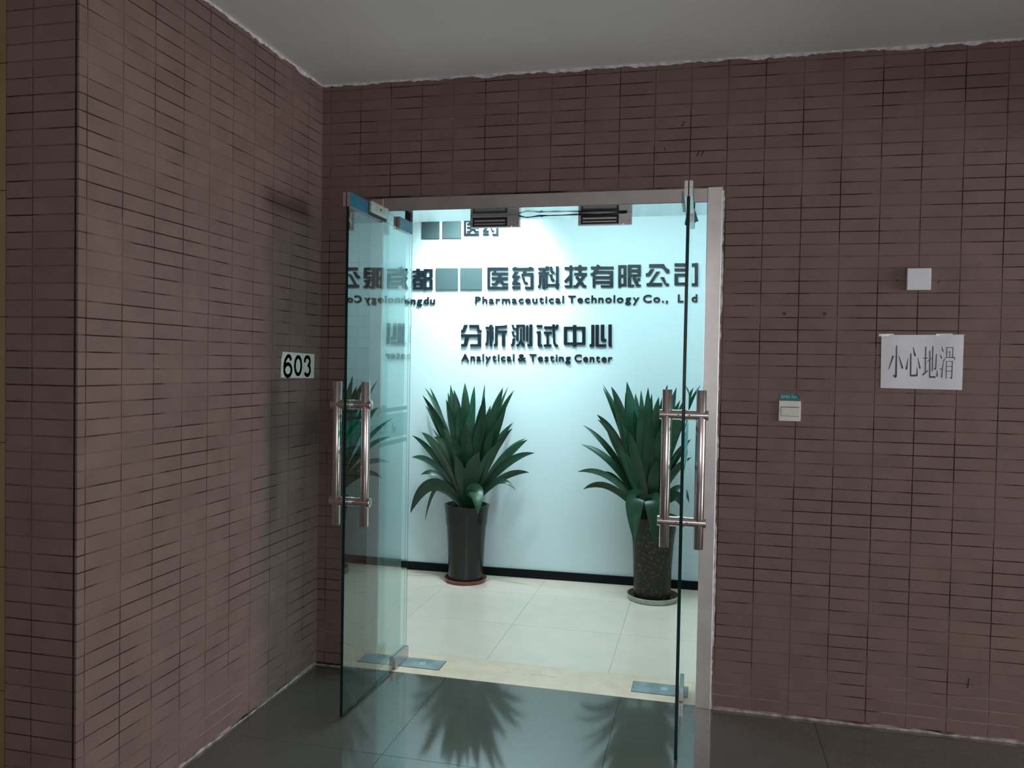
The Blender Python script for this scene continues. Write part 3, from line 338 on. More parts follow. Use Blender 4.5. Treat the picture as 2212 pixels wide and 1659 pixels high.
mb = MB(); ragged(mb, 'y', 0., .0, 5.2, CEIL, .006, .017); tag(mb.build('ceiling_line', m_whitefill, wall_back), kind='stuff')
mb = MB(); ragged(mb, 'x', 0., LE, 0, CEIL, .007, .020, .014); tag(mb.build('ceiling_line', m_whitefill, wall_left), kind='stuff')
mb = MB(); ragged(mb, 'y', 0., .0, OX0, 0., .004, .010, .02, down=False); ragged(mb, 'y', 0., OX1 + .01, 5.1, 0., .003, .010, .02, down=False); tag(mb.build('floor_line', m_caulk, wall_back), kind='stuff')
mb = MB(); ragged(mb, 'x', 0., LE, 0, 0., .003, .012, .02, down=False); tag(mb.build('floor_line', m_caulk, wall_left), kind='stuff')
mb = MB(); ragged(mb, 'v', 0., 0, 2.195, OX1, .003, .010, .012, .0016, down=False); tag(mb.build('jamb_filler', m_whitefill, wall_back), kind='stuff')
mb = MB(); ragged(mb, 'v', 0., 0, CEIL, .0, .0012, .003, .03, .0014, down=False); tag(mb.build('corner_line', mat('faint grout', (.24, .165, .15), .8), wall_back), kind='stuff')
mb = MB()
for x, z, s, a in ((1.7262, 2.3523, .016, 72), (1.7433, 2.3515, .015, 68), (1.6641, 2.4813, .010, 70), (1.659, 2.475, .006, 60), (1.5894, 2.3776, .009, 110)):
    c, sn = math.cos(math.radians(a)) * s, math.sin(math.radians(a)) * s
    mb.prism([(x - c, z - sn), (x - c + .0015, z - sn), (x + c + .004, z + sn * .8), (x + c, z + sn)], -.001, .0)
mb.prism([(2.667, 1.806), (2.673, 1.806), (2.673, 1.811), (2.667, 1.811)], -.001, 0); mb.prism([(2.515, 1.812), (2.521, 1.812), (2.521, 1.817), (2.515, 1.817)], -.001, 0)
mb.prism([(2.823, .24), (2.826, .24), (2.822, .20), (2.819, .20)], -.001, 0)
tag(mb.build('scuff', m_mark, wall_back), kind='stuff')
mb = MB()
for x, z in ((2.0915, 1.6807), (2.2482, 1.6798)):
    mb.prism([(x + .008 * math.cos(q) * (1 + .3 * math.sin(3 * q)), z + .0075 * math.sin(q)) for q in [i * .628 for i in range(10)]], -.0008, 0)
tag(mb.build('stain', m_redmark, wall_back), kind='stuff')
# ---------------------------------------------------------------- ochre tiled wall at the left edge of the view
mb = MB(); mb.box((-2.6, LE + .012, 0), (-.25, LE + .2, CEIL))
wl2 = tag(mb.build('wall_far_left', m_joint), 'ochre tiled wall beside the end of the brown wall, at the left edge', 'wall', kind='structure')
mb0 = None
for i in range(4):
    for k in range(8):
        z0 = max(0, .0645 + .375 * (k - 1)) + .001; z1 = min(CEIL, .0645 + .375 * k) - .001
        x1 = -.2565 - .6 * i; x0 = max(-2.6, x1 - .598)
        if z1 - z0 < .01: continue
        mb = MB(); mb.box((x0, LE + .002, z0), (x1, LE + .012, z1)); mb.build('wall_tile', m_yellow, wl2)
# ---------------------------------------------------------------- floor
mb = MB(); mb.box((-2.6, -6.0, -.1), (9.0, .02, -.003)); mb.box((-2.6, .02, -.1), (9.0, .28, -.012)); mb.box((-2.6, .28, -.1), (9.0, 2.05, -.003), 1)
floor = tag(mb.build('floor', [m_joint, m_jointin]), 'polished tile floor, grey in the corridor and cream in the lobby', 'floor', kind='structure')
for i in range(-5, 11):
    for k in range(-7, 2):
        x0 = max(.648 + .8 * i, -2.6); x1 = min(.648 + .8 * (i + 1), 9.0); y0 = max(-.745 + .8 * k, -6.0); y1 = min(-.745 + .8 * (k + 1), .018)
        if x1 - x0 < .02 or y1 - y0 < .02: continue
        mb = MB(); g = .0011; mb.box((x0 + g, y0 + g, -.012), (x1 - g, y1 - (g if y1 < .018 else 0), 0)); mb.build('floor_tile', m_floor, floor)
for i in range(-5, 15):
    for k in range(-1, 3):
        x0 = max(.168 + .6 * i, -2.6); x1 = min(.168 + .6 * (i + 1), 9.0); y0 = max(.845 + .6 * k, .28); y1 = min(.845 + .6 * (k + 1), 2.05)
        if x1 - x0 < .02 or y1 - y0 < .02: continue
        mb = MB(); g = .0008; mb.box((x0 + g, y0 + g, -.012), (x1 - g, y1 - g, 0)); mb.build('lobby_floor_tile', m_floorin, floor)
mb = MB(); mb.box((DX0 - .05, .020, -.012), (DX1 + .05, .279, .0008))
th = mb.build('trim_1', m_marble); tag(th, 'cream marble threshold slab under the glass doors', 'threshold', kind='structure'); bevel(th, .001, 1)
mb = MB()
for i in range(34):
    x = .875 + .27 * i / 34 + random.uniform(-.004, .004); z = .150 + .03 * math.sin(i * .35) * .25 + random.uniform(-.003, .003) + (x - .9) * .05; s = random.uniform(.002, .010); h_ = random.uniform(.0008, .0028)
    mb.box((x, z, .0008), (x + s, z + h_, .0011))
tag(mb.build('scratch', m_scratch, th), kind='stuff')
# ---------------------------------------------------------------- ceilings and the rest of the shell
mb = MB(); mb.box((-2.6, -6.0, CEIL), (9.0, 2.05, CEIL + .15))
mbb = MB(); mbb.box((3.6, -6.0, 2.30), (3.9, 0, CEIL)); tag(mbb.build('trim_3', m_ceil), 'added beam right of the view, unseen, shading the ceiling from the side window', 'beam', kind='structure')  # added out of view to keep side daylight off the right ceiling and upper wall
tag(mb.build('ceiling', m_ceil), 'pale grey painted ceiling', 'ceiling', kind='structure')
mb = MB(); mb.box((9.0, -6.0, -.1), (9.15, 2.05, CEIL + .15)); tag(mb.build('wall_right', m_plaster), 'plain painted wall at the far right end, outside the view', 'wall', kind='structure')
mb = MB(); mb.box((-2.75, -6.0, -.1), (-2.6, 2.05, CEIL + .15)); tag(mb.build('wall_side', m_plaster), 'plain painted wall at the far left end, outside the view', 'wall', kind='structure')
mb = MB(); WX0, WX1, WZ0, WZ1 = 1.6, 4.4, .95, 2.55
mb.box((-2.6, -6.2, -.1), (WX0, -6.0, CEIL + .15)); mb.box((WX1, -6.2, -.1), (9.0, -6.0, CEIL + .15)); mb.box((WX0, -6.2, -.1), (WX1, -6.0, WZ0)); mb.box((WX0, -6.2, WZ1), (WX1, -6.0, CEIL + .15))
tag(mb.build('wall_rear', m_plaster), 'painted wall with the window opening behind the camera', 'wall', kind='structure')
# ---------------------------------------------------------------- lobby
AL = math.atan(.03)
mb = MB(); mb.box((-2.7, 0, -.05), (9.0, .12, CEIL + .05))
wi = mb.build('wall_lobby', m_lobby); wi.location = (0, 1.815, 0); wi.rotation_euler = (0, 0, AL)
tag(wi, 'smooth white lobby wall carrying the raised dark lettering', 'wall', kind='structure')
mb = MB(); mb.box((-2.6, .2751, 0), (DX0 - .05, .285, CEIL)); mb.box((DX1 + .05, .2751, 0), (9.0, .285, CEIL)); mb.box((DX0 - .05, .2751, DZ_ + .05), (DX1 + .05, .285, CEIL))
tag(mb.build('wall_lobby_front', m_plaster), 'painted inner side of the doorway wall, inside the lobby', 'wall', kind='structure')
mb = MB(); mb.box((-2.6, -.012, .0), (9.0, 0, .056))
bb = mb.build('baseboard_lobby', m_black); bb.location = (0, 1.815, 0); bb.rotation_euler = (0, 0, AL); tag(bb, 'glossy black baseboard under the white lobby wall', 'baseboard', kind='structure')
# ---------------------------------------------------------------- steel door frame
fr = empty('trim_2', ((DX0 + DX1) / 2, .14, 0)); tag(fr, 'brushed steel door frame lining the doorway', 'door frame', kind='structure')
off = Vector((-(DX0 + DX1) / 2, -.14, 0))
def at_parent(o, p): o.matrix_parent_inverse = p.matrix_basis.inverted() if False else Matrix.Translation(-p.location); return o
def fbox(name, a, b, mats, parent, bv=.001):
    mb = MB(); mb.box(a, b); o = mb.build(name, mats, parent); at_parent(o, parent)
    if bv: bevel(o, bv, 1)
    return o
fbox('jamb', (OX0, -.006, 0), (DX0, .292, OZ - .002), m_steeldull, fr)
fbox('jamb', (DX1, -.006, 0), (OX1, .292, OZ + .003), m_steeldull, fr)
fbox('header', (DX0, -.004, DZ_), (DX1, .292, OZ), mat('dull header steel', (.46, .41, .40), .45, 1.0, .5, (.41, .37, .355), 8, 6), fr)
fbox('header_lining', (DX0 + .001, .001, DZ_ - .0015), (DX1 - .001, .288, DZ_), m_mirror, fr, 0)
fbox('jamb_lining', (DX0, .001, .001), (DX0 + .0015, .288, DZ_ - .002), m_mirror, fr, 0)
fbox('jamb_lining', (DX1 - .0015, .001, .001), (DX1, .288, DZ_ - .002), m_mirror, fr, 0)
for x in (.383, 1.705): fbox('top_pivot', (x - .014, .135, 2.124), (x + .014, .165, DZ_ - .001), m_rubber, fr, 0)
# ---------------------------------------------------------------- glass door leaves, both swung out 90 degrees
def leaf(name, X, side, label):
    """X: plane of the leaf; side=+1: the inner face looks to +x (left leaf), -1 the other way"""
    root = empty(name, (X, .15, 0)); tag(root, label, 'glass door', 'pair of glass doors', kind='structure')
    Y0, Y1, Z0, Z1, T = -.518, .196, .012, 2.074, .006
    mb = MB(); mb.box((X - T, Y0, Z0), (X + T, Y1, Z1)); me = mb.mesh('glass_pane', [m_glass, m_glassedge])
    def arris(sg):
        mb = MB(); mb.box((X + sg * T - .0005, Y1, Z0), (X + sg * T + .0005, Y1 + .002, Z1)); at_parent(mb.build('ground_arris', m_glassedge, root), root)
    if side > 0: arris(-1); arris(1)
    for p in me.polygons: p.material_index = 0 if abs(p.normal.x) > .5 or p.normal.y > .5 else 1
    o = link('glass_pane', me, root); at_parent(o, root)
    def clamp(nm, y0, y1, z0, z1, film, flip=False, wdt=.015):
        mb = MB(); s = .0022
        for sg in (-1, 1): mb.box((X + sg * s, y0, z0) if sg > 0 else (X - wdt, y0, z0), (X + wdt, y1, z1) if sg > 0 else (X - s, y1, z1))
        mb.box((X - s, y0 + .004, z0), (X + s, y1 - .004, z1 - .004), 1)
        o = mb.build(nm, [m_steel, m_rubber], root); at_parent(o, root)
        for sg in (-1, 1):     # set screws on the end face
            mb = MB(); mb.tube([(X + sg * .0088, y0 - .0006, (z0 + z1) / 2 + .003), (X + sg * .0088, y0 + .002, (z0 + z1) / 2 + .003)], .0016, 10)
            link('set_screw', mb.mesh('set_screw', m_rubber), o)
        if film:
            for sg in (-1, 1):
                mb = MB(); mb.box((X + sg * wdt, y0 + .001, z0 + .001) if sg > 0 else (X - wdt - .0006, y0 + .001, z0 + .001), (X + wdt + .0006, y1 - .001, z1 - .001) if sg > 0 else (X - wdt, y1 - .001, z1 - .001))
                link('protective_film', mb.mesh('protective_film', m_film), o)
        return o
    clamp('lock_clamp', -.530, -.200, 2.066, 2.122, True)
    tp = clamp('top_patch', .008, .178, 2.066, 2.124, True)
    clamp('bottom_patch', .034, .206, .006, .062, False)
    # armature plate of the magnetic lock, on the inner face
    a0 = X + side * .0165; a1 = X + side * .0295; x0, x1 = min(a0, a1), max(a0, a1)
    o = fbox('armature_plate', (x0, -.345, 2.078), (x1, -.160, 2.124), m_alu, root, .0015)
    mb = MB(); xs = X + side * .0296
    mb.tube([(xs, -.252, 2.103), (xs + side * .0012, -.252, 2.103)], .006, 14); mb.tube([(xs, -.335, 2.115), (xs + side * .001, -.335, 2.115)], .002, 8); mb.tube([(xs, -.17, 2.086), (xs + side * .001, -.17, 2.086)], .002, 8)
    link('bolt', mb.mesh('bolt', m_rubber), o)
    fbox('armature_spacer', (min(X + side * .0152, a0), -.352, 2.066), (max(X + side * .0152, a0), -.155, 2.118), m_rubber, root, 0)
    # ladder pull handle: a bar on each face joined by two through posts
    h = empty('pull_handle', (0, 0, 0)); h.parent = root; at_parent(h, root)
    HY = -.458
    for sg in (-1, 1):
        mb = MB(); bx = X + sg * .062
        mb.tube([(bx, HY, .780), (bx, HY, .7812), (bx, HY, 1.3668), (bx, HY, 1.368)], [.0172, .0182, .0182, .0172], 32)
        link('grip_bar', mb.mesh('grip_bar', m_handle, 40), h)
    for z in (.878, 1.275):
        for sg in (-1, 1):
            mb = MB(); mb.tube([(X + sg * .0062, HY, z), (X + sg * .010, HY, z)], .0212, 28); mb.tube([(X + sg * .010, HY, z), (X + sg * .0875, HY, z), (X + sg * .0885, HY, z)], [.0188, .0188, .0176], 28)
            link('post', mb.mesh('post', m_handle, 40), h)
            mb = MB(); mb.tube([(X + sg * .020, HY - .0182, z), (X + sg * .020, HY - .0192, z)], .0026, 10); link('grub_screw', mb.mesh('grub_screw', m_rubber), h)
    # film bands stuck on the outer face
    xf0, xf1 = X - side * (T + .0008), X - side * (T + .0012); xa, xb = min(xf0, xf1), max(xf0, xf1)
    for nm, z0, z1, m in (('sticker_stripe', 1.222, 1.240, m_stripe), ('sticker_band', 1.102, 1.210, m_frost), ('sticker_stripe', 1.068, 1.088, m_stripe)):
        fbox(nm, (xa, Y0 + .001, z0), (xb, Y1 - .001, z1), m, root, 0)
    return root
left = leaf('door_1', .377, 1, 'left glass door leaf swung open beside the 603 wall, face visible with mirrored reflections')
right = leaf('door_2', 1.704, -1, 'right glass door leaf swung open, seen edge-on as a thin dark green line')
# torn film on the right leaf's top patch
mb = MB(); X = 1.704
mb.add([(X + .0155, .006, 2.110), (X + .019, .02, 2.115), (X + .030, .02, 2.072), (X + .033, .008, 2.068), (X + .028, .008, 2.070), (X + .018, .006, 2.064)], [(0, 1, 2, 3, 4, 5)])
mb.add([(X - .0155, .006, 2.100), (X - .019, .02, 2.105), (X - .026, .02, 2.060), (X - .018, .006, 2.052)], [(0, 1, 2, 3)])
o = mb.build('torn_film', m_filmtear, right); at_parent(o, right); sm = o.modifiers.new('s', 'SOLIDIFY'); sm.thickness = .0006
# print on the left leaf's film band (it faces the brown wall, so it reads mirrored from the camera)
def font_mesh(txt, size, ext, off=0., sx=1., align='LEFT'):
    c = bpy.data.curves.new('t', 'FONT'); c.body = txt; c.size = size; c.extrude = ext; c.offset = off; c.align_x = align; c.resolution_u = 4
    o = bpy.data.objects.new('t', c); COL.objects.link(o); bpy.context.view_layer.update()
    me = bpy.data.meshes.new_from_object(o.evaluated_get(bpy.context.evaluated_depsgraph_get())); bpy.data.objects.remove(o)
    if sx != 1: me.transform(Matrix.Diagonal((sx, 1, 1, 1)))
    return me
def place_text(me, m, name, parent, M):
    me.materials.clear(); me.materials.append(m); me.name = name; me.transform(M); return link(name, me, parent)
Xo = .377 - .0064
# text faces -x: reading direction from the -x side runs toward -y
MT = Matrix(((0, 0, -1, Xo), (-1, 0, 0, 0), (0, 1, 0, 0), (0, 0, 0, 1)))
def on_band(me, m, name, y, z):
    o = place_text(me, m, name, left, Matrix.Translation((0, y, z)) @ MT); at_parent(o, left)
on_band(font_mesh('成都  医药科技有限公司', .030, .0002, .0004, .92), m_filmprint, 'band_print', -.055, 1.150)
on_band(font_mesh('Chengdu   Pharmaceutical Technology Co., Ltd', .0105, .0002), m_filmprint, 'band_print', -.062, 1.132)
mb = MB(); xx0, xx1 = Xo - .0002, Xo + .0002
def yz(poly, m, nm):
    mb = MB(); n = len(poly); mb.add([(xx0, a, b_) for a, b_ in poly] + [(xx1, a, b_) for a, b_ in poly], [tuple(range(n)), tuple(range(2 * n - 1, n - 1, -1))] + [(i, (i + 1) % n, (i + 1) % n + n, i + n) for i in range(n)]); o = mb.build(nm, m, left); at_parent(o, left)
yz([(.012, 1.130), (.002, 1.143), (.0, 1.162), (.006, 1.178), (.020, 1.160), (.024, 1.143), (.020, 1.128)], m_filmteal, 'band_emblem')
yz([(.016, 1.126), (.028, 1.140), (.040, 1.150), (.052, 1.153), (.046, 1.138), (.036, 1.126), (.024, 1.118)], m_filmteal, 'band_emblem')
arc = [(-.515 + .24 * t, 1.120 + .088 * math.sin(t * 1.57)) for t in [i / 8 for i in range(9)]]
yz(arc + [(-.30, 1.2095), (-.40, 1.203), (-.47, 1.175), (-.515, 1.145)][::1], m_swoosh, 'band_swoosh')
# ---------------------------------------------------------------- magnetic locks under the header, cable
def maglock(x0, x1, label):
    y0, y1, z0, z1 = .166, .192, 2.092, 2.1475
    o = empty('magnetic_lock', ((x0 + x1) / 2, .18, z1)); tag(o, label, 'door lock', 'magnetic locks under the header')
    fbox('housing', (x0, y0, z0), (x1, y1, z1), m_steel, o, .0008)
    a, b_ = x0 + .012, x1 - .058
    fbox('magnet_face', (a, y0 - .0008, z0 + .005), (b_, y0 + .001, z1 - .009), m_rubber, o, 0)
    fbox('core_strip', (a + .009, y0 - .0014, z0 + .012), (b_ - .010, y0 - .0006, z0 + .018), m_steel, o, 0)
    fbox('core_strip', (a + .009, y0 - .0014, z0 + .026), (b_ - .010, y0 - .0006, z0 + .034), m_steel, o, 0)
    for x in (x0 + .006, x1 - .010):
        mb = MB(); mb.tube([(x, y0 - .0008, z0 + .018), (x, y0 + .001, z0 + .018)], .0024, 10); at_parent(mb.build('screw', m_rubber, o), o)
    mb = MB(); mb.tube([(x1 - .037, y0 - .001, z0 + .002), (x1 - .037, y0 + .002, z0 + .002)], .0018, 10); at_parent(mb.build('indicator', m_redled, o), o)
    return o
maglock(.684, .922, 'steel magnetic lock under the header, on the left, above the upper small name')
maglock(1.198, 1.441, 'steel magnetic lock under the header, on the right, red light on')
pts = [Vector((.920, .163, 2.140)), Vector((.96, .160, 2.133)), Vector((1.02, .158, 2.137)), Vector((1.09, .158, 2.139)), Vector((1.2, .160, 2.139)), Vector((1.32, .162, 2.141)), Vector((1.42, .163, 2.143))]
pts2 = [p + Vector((0, -.003, .004 - .006 * (i % 2))) for i, p in enumerate(pts)]
mb = MB(); mb.tube(pts, .0022, 8); mb.tube(pts2, .0018, 8)
for i in range(6): mb.lathe([(.001, -.004), (.0042, -.002), (.0045, .002), (.001, .004)], (1.026 + .0012 * i, .157, 2.137), 8)
tag(mb.build('lock_cable', m_rubber), 'thin dark cable running between the two magnetic locks', 'cable')
# ---------------------------------------------------------------- floor spring covers in the threshold
def spring(x0, x1, y0, y1, label):
    o = empty('floor_spring_cover', ((x0 + x1) / 2, (y0 + y1) / 2, 0)); tag(o, label, 'door closer cover', 'floor spring covers in the threshold')
    fbox('rim', (x0 - .002, y0 - .002, .0007), (x1 + .002, y1 + .002, .0016), m_rubber, o, 0)
    fbox('cover_plate', (x0, y0, .0014), (x1, y1, .0032), m_cover, o, .0006)
    mb = MB(); cx = (x0 + x1) / 2 + .02; cy = (y0 + y1) / 2; mb.box((cx - .014, cy - .016, .0032), (cx + .014, cy + .016, .0034)); at_parent(mb.build('label_sticker', m_covlabel, o), o)
    px = .383 if x0 < 1 else 1.700
    mb = MB(); mb.tube([(px, .150, .0032), (px, .150, .006)], .012, 18); at_parent(mb.build('spindle', m_steel, o), o)
    return o
m_cover = mat('tarnished steel cover', (.50, .52, .54), .42, .7, .5, (.36, .38, .40), 14, 6)
m_covlabel = mat('worn label', (.34, .40, .40), .6, 0, .3, (.55, .60, .60), 90, 4)
spring(.350, .588, .088, .206, 'steel floor spring cover in the threshold under the left door')
spring(1.492, 1.735, .090, .212, 'steel floor spring cover in the threshold under the right door')
# ---------------------------------------------------------------- things on the brown walls
def wallbox(name, x0, x1, z0, z1, d, m, parent, bv, y=0.):
    mb = MB(); mb.box((x0, y - d, z0), (x1, y, z1)); o = mb.build(name, m, parent); at_parent(o, parent); bevel(o, bv, 3)
    for p in o.data.polygons: p.use_smooth = False
    return o
o = empty('light_switch', (2.1215, 0, 1.278)); tag(o, 'ivory single rocker switch plate on the tiles, under the teal sticker', 'switch')
wallbox('plate', 2.0785, 2.1645, 1.237, 1.321, .008, m_cream, o, .002)
mb = MB(); mb.box((2.0865, -.0085, 1.2570), (2.1575, -.0079, 1.2965)); at_parent(mb.build('rocker_gap', m_rubber, o), o)
mb = MB(); mb.add([(2.088, -.0078, 1.2585), (2.1572, -.0078, 1.2585), (2.1572, -.0078, 1.294), (2.088, -.0078, 1.294), (2.088, -.0088, 1.2585), (2.1572, -.0088, 1.2585), (2.1572, -.0112, 1.294), (2.088, -.0112, 1.294)],
                   [(4, 5, 6, 7), (0, 1, 5, 4), (1, 2, 6, 5), (2, 3, 7, 6), (3, 0, 4, 7)])
at_parent(mb.build('rocker', m_cream, o), o)
o = empty('sticker', (2.12, -.001, 1.39)); tag(o, 'small teal sticker with white print, corner peeling, above the switch', 'sticker')
mb = MB(); P = [(2.0815, 1.3235), (2.1650, 1.3240), (2.1625, 1.337), (2.150, 1.3500), (2.0810, 1.3525)]; mb.prism(P, -.0012, -.0002); at_parent(mb.build('backing', m_teal, o), o)
mb = MB(); mb.add([(2.1475, -.0012, 1.3502), (2.1645, -.0012, 1.333), (2.1560, -.006, 1.336), (2.149, -.006, 1.343)], [(0, 3, 2, 1)]); q = mb.build('peeled_corner', mat('sticker underside', (.01, .05, .05), .7), o); at_parent(q, o); q.modifiers.new('s', 'SOLIDIFY').thickness = .0004
mb = MB(); x = 2.088
for i in range(9):
    if i == 5: x += .0055
    for k in range(3): mb.box((x + .0019 * k, -.0015, 1.3310 + .002 * ((i * 7 + k * 3) % 3)), (x + .0019 * k + .0009, -.0012, 1.3445 - .002 * ((i * 5 + k) % 3)))
    mb.box((x, -.0015, 1.337 + .001 * (i % 3)), (x + .0048, -.0012, 1.3382 + .001 * (i % 3))); x += .0068
at_parent(mb.build('print', m_white, o), o)
o = empty('junction_box_cover', (2.5935, 0, 1.818)); tag(o, 'blank white square plastic box on the tiles above the paper notice', 'junction box')
wallbox('cover', 2.5505, 2.6375, 1.7745, 1.861, .020, m_plastic, o, .003)
wallbox('base', 2.553, 2.635, 1.777, 1.8585, .006, m_plastic, o, .001)
# paper notice
o = empty('paper_notice', (2.617, -.001, 1.49)); tag(o, 'white paper notice with four brushed characters taped on the brown tiles', 'notice')
P = DATA['paper_outline']; x0, x1 = P[0][0], P[1][0]; n = 14
mb = MB(); vs = []; fs = []
for i in range(n + 1):
    t = i / n; yv = -.0022 - .0012 * math.sin(t * 9) - .0012 * t
    top = (P[0][0] + (P[1][0] - P[0][0]) * t, yv, P[0][1] + (P[1][1] - P[0][1]) * t); bot = (P[3][0] + (P[2][0] - P[3][0]) * t, yv + .0006, P[3][1] + (P[2][1] - P[3][1]) * t)
    vs += [bot, top]
fs = [(2 * i, 2 * i + 2, 2 * i + 3, 2 * i + 1) for i in range(n)]; mb.add(vs, fs)
q = mb.build('sheet', m_paper, o); at_parent(q, o); q.modifiers.new('s', 'SOLIDIFY').thickness = -.0004
mb = MB()
for p in DATA['paper']:
    t = (p[0][0] - P[0][0]) / (P[1][0] - P[0][0]); yv = -.0022 - .0012 * math.sin(t * 9) - .0012 * t; mb.prism(p, yv - .0007, yv - .00035)
at_parent(mb.build('brush_lettering', m_inkgrey, o), o)
m_tape = glass('clear tape', (.92, .92, .92), .06, ((.4, .4, .4), .06))
for p in ([(2.455, 1.590), (2.51, 1.594), (2.51, 1.602), (2.455, 1.600)], [(2.665, 1.594), (2.776, 1.597), (2.776, 1.604), (2.665, 1.603)]):
    mb = MB(); mb.prism(p, -.0036, -.0032); at_parent(mb.build('tape', m_tape, o), o)
# room number card on the left wall
o = empty('room_number_card', (.001, -.205, 1.43)); tag(o, 'pale card with the room number 603 on the left brown wall', 'sign')
mb = MB(); P = [(-.357, 1.376), (-.059, 1.371), (-.052, 1.480), (-.344, 1.486), (-.353, 1.462)]
P = [(-.3576, 1.3750), (-.0565, 1.3692), (-.0535, 1.4816), (-.3445, 1.4872), (-.3560, 1.452)]
n = len(P); mb.add([(.0003, a, b_) for a, b_ in P] + [(.0022, a, b_) for a, b_ in P], [tuple(range(n, 2 * n)), tuple(range(n - 1, -1, -1))] + [(i, (i + 1) % n, (i + 1) % n + n, i + n) for i in range(n)])
at_parent(mb.build('card', m_plaque, o), o)
def swept(poly, wd, M2):
    """round pen stroke along a polyline in (y,z), black"""
    mb = MB()
    n = len(poly)
    L_, R_ = [], []
    for i, p in enumerate(poly):
        a = Vector(poly[max(i - 1, 0)]); c = Vector(poly[min(i + 1, n - 1)]); t = (c - a).normalized(); nn = Vector((-t.y, t.x)); wv = wd[i] if isinstance(wd, list) else wd
        L_.append(Vector(p) + nn * wv / 2); R_.append(Vector(p) - nn * wv / 2)
    return L_, R_
def stroke(nm, poly, wd, x0, x1, m, parent):
    L_, R_ = swept(poly, wd, None); mb = MB()
    for i in range(len(poly) - 1):
        q = [L_[i], L_[i + 1], R_[i + 1], R_[i]]
        mb.add([(x0, v.x, v.y) for v in q] + [(x1, v.x, v.y) for v in q], [(4, 5, 6, 7), (7, 6, 5, 4), (0, 1, 5, 4), (1, 2, 6, 5), (2, 3, 7, 6), (3, 0, 4, 7)])
    q = mb.build(nm, m, parent); at_parent(q, parent)
def arcp(cy, cz, ry, rz, a0, a1, n=14): return [(cy + ry * math.cos(math.radians(a0 + (a1 - a0) * i / n)), cz + rz * math.sin(math.radians(a0 + (a1 - a0) * i / n))) for i in range(n + 1)]
six = arcp(-.2945, 1.445, .0245, .022, 35, 110, 6) + arcp(-.284, 1.425, .043, .038, 115, 180, 8) + arcp(-.2945, 1.406, .0325, .0235, 190, 540, 18)
six = [(-.266, 1.451)] + arcp(-.289, 1.448, .021, .022, 20, 120, 6) + [(-.316, 1.452), (-.323, 1.436), (-.325, 1.42)] + arcp(-.2935, 1.408, .0315, .0265, 170, 510, 18)
zero = arcp(-.2045, 1.4275, .029, .0395, 0, 360, 26)
three = arcp(-.1085, 1.4480, .0255, .0205, 190, -75, 14) + arcp(-.1085, 1.4060, .0285, .0225, 75, -165, 14)
three = [(-.133, 1.442), (-.134, 1.452)] + arcp(-.1095, 1.448, .0245, .020, 150, -60, 10) + arcp(-.1095, 1.407, .027, .0235, 75, -150, 12)
six = [(a - .006, b_) for a, b_ in six]; zero = [(a - .004, b_) for a, b_ in zero]; three = [(a - .013, b_) for a, b_ in three]
for g_ in (six, zero, three):
    stroke('digit', g_, .0165, .0022, .0030, m_ink, o)
    stroke('digit_highlight', [(a + .0038, b_ - .0012) for a, b_ in g_], .0018, .0030, .0032, m_alu, o)
# ---------------------------------------------------------------- raised lettering on the lobby wall
def local_root(name, label, cat='lettering', group=None):
    r = empty(name, (0, 1.815, 0), AL); return tag(r, label, cat, group)
r1 = local_root('wall_lettering', 'large dark raised characters naming the company, top full line on the lobby wall')
r2 = local_root('wall_lettering', 'raised English company name under the large characters, ending in Co., Ltd')
r3 = local_root('wall_lettering', 'large dark raised characters of the lower line, above Analytical & Testing Center')
r4 = local_root('wall_lettering', 'raised English line reading Analytical & Testing Center')
r5 = local_root('wall_lettering', 'small dark raised name at the very top, partly behind the left lock')
for k, root in [(k, r1) for k in ('cheng', 'du', 'blank_a', 'blank_b', 'yi', 'yao', 'ke', 'ji', 'you', 'xian', 'gong', 'si')] + [(k, r3) for k in ('fen', 'xi', 'ce', 'shi', 'zhong', 'xin')] + [(k, r5) for k in ('blank_c', 'blank_d', 'yi_s', 'yao_s')]:
    mb = MB()
    d = .008 if root is r5 else .011
    for j, p in enumerate(DATA[k]): mb.prism(p, -.004 - d - .00004 * j, -.004)
    # short fixing pins hold the characters off the wall
    xs = [q[0] for p in DATA[k] for q in p]; zs = [q[1] for p in DATA[k] for q in p]
    p0 = DATA[k][0]; cx = sum(q[0] for q in p0) / len(p0); cz = sum(q[1] for q in p0) / len(p0)
    mb.tube([(cx, -.005, cz), (cx, 0.001, cz)], .002, 8)
    o = mb.build('character', m_letterfade if k.startswith('blank') else m_letter, root)
    if k.startswith('blank'): o['label'] = 'plain grey-blue plate, its character not legible'
cache = {}
def letters(root, words, cap, bold):
    for t, u0, u1, z0, z1 in words:
        x = 0; items = []
        for ch in t:
            if ch not in cache:
                me = font_mesh(ch, 1.0, .0, bold); cache[ch] = (min(v.co.x for v in me.vertices), max(v.co.x for v in me.vertices)); bpy.data.meshes.remove(me)
            a, b_ = cache[ch]; items.append((ch, x - a)); x += (b_ - a) + .13
        total = x - .13
        size = cap / .729; sx = (u1 - u0) / (total * size)
        for ch, ox in items:
            me = font_mesh(ch, size, .005, bold * size, sx)
            u = u0 + ox * size * sx; z = z0 + (z1 - z0) * (u - u0) / (u1 - u0)
            Mx = Matrix(((1, 0, 0, u), (0, 0, -1, -.0075), (0, 1, 0, z), (0, 0, 0, 1)))
            o = place_text(me, m_letter, 'letter', root, Mx)
letters(r2, DATA['w1'], .0500, .022)
letters(r4, DATA['w2'], .0505, .022)
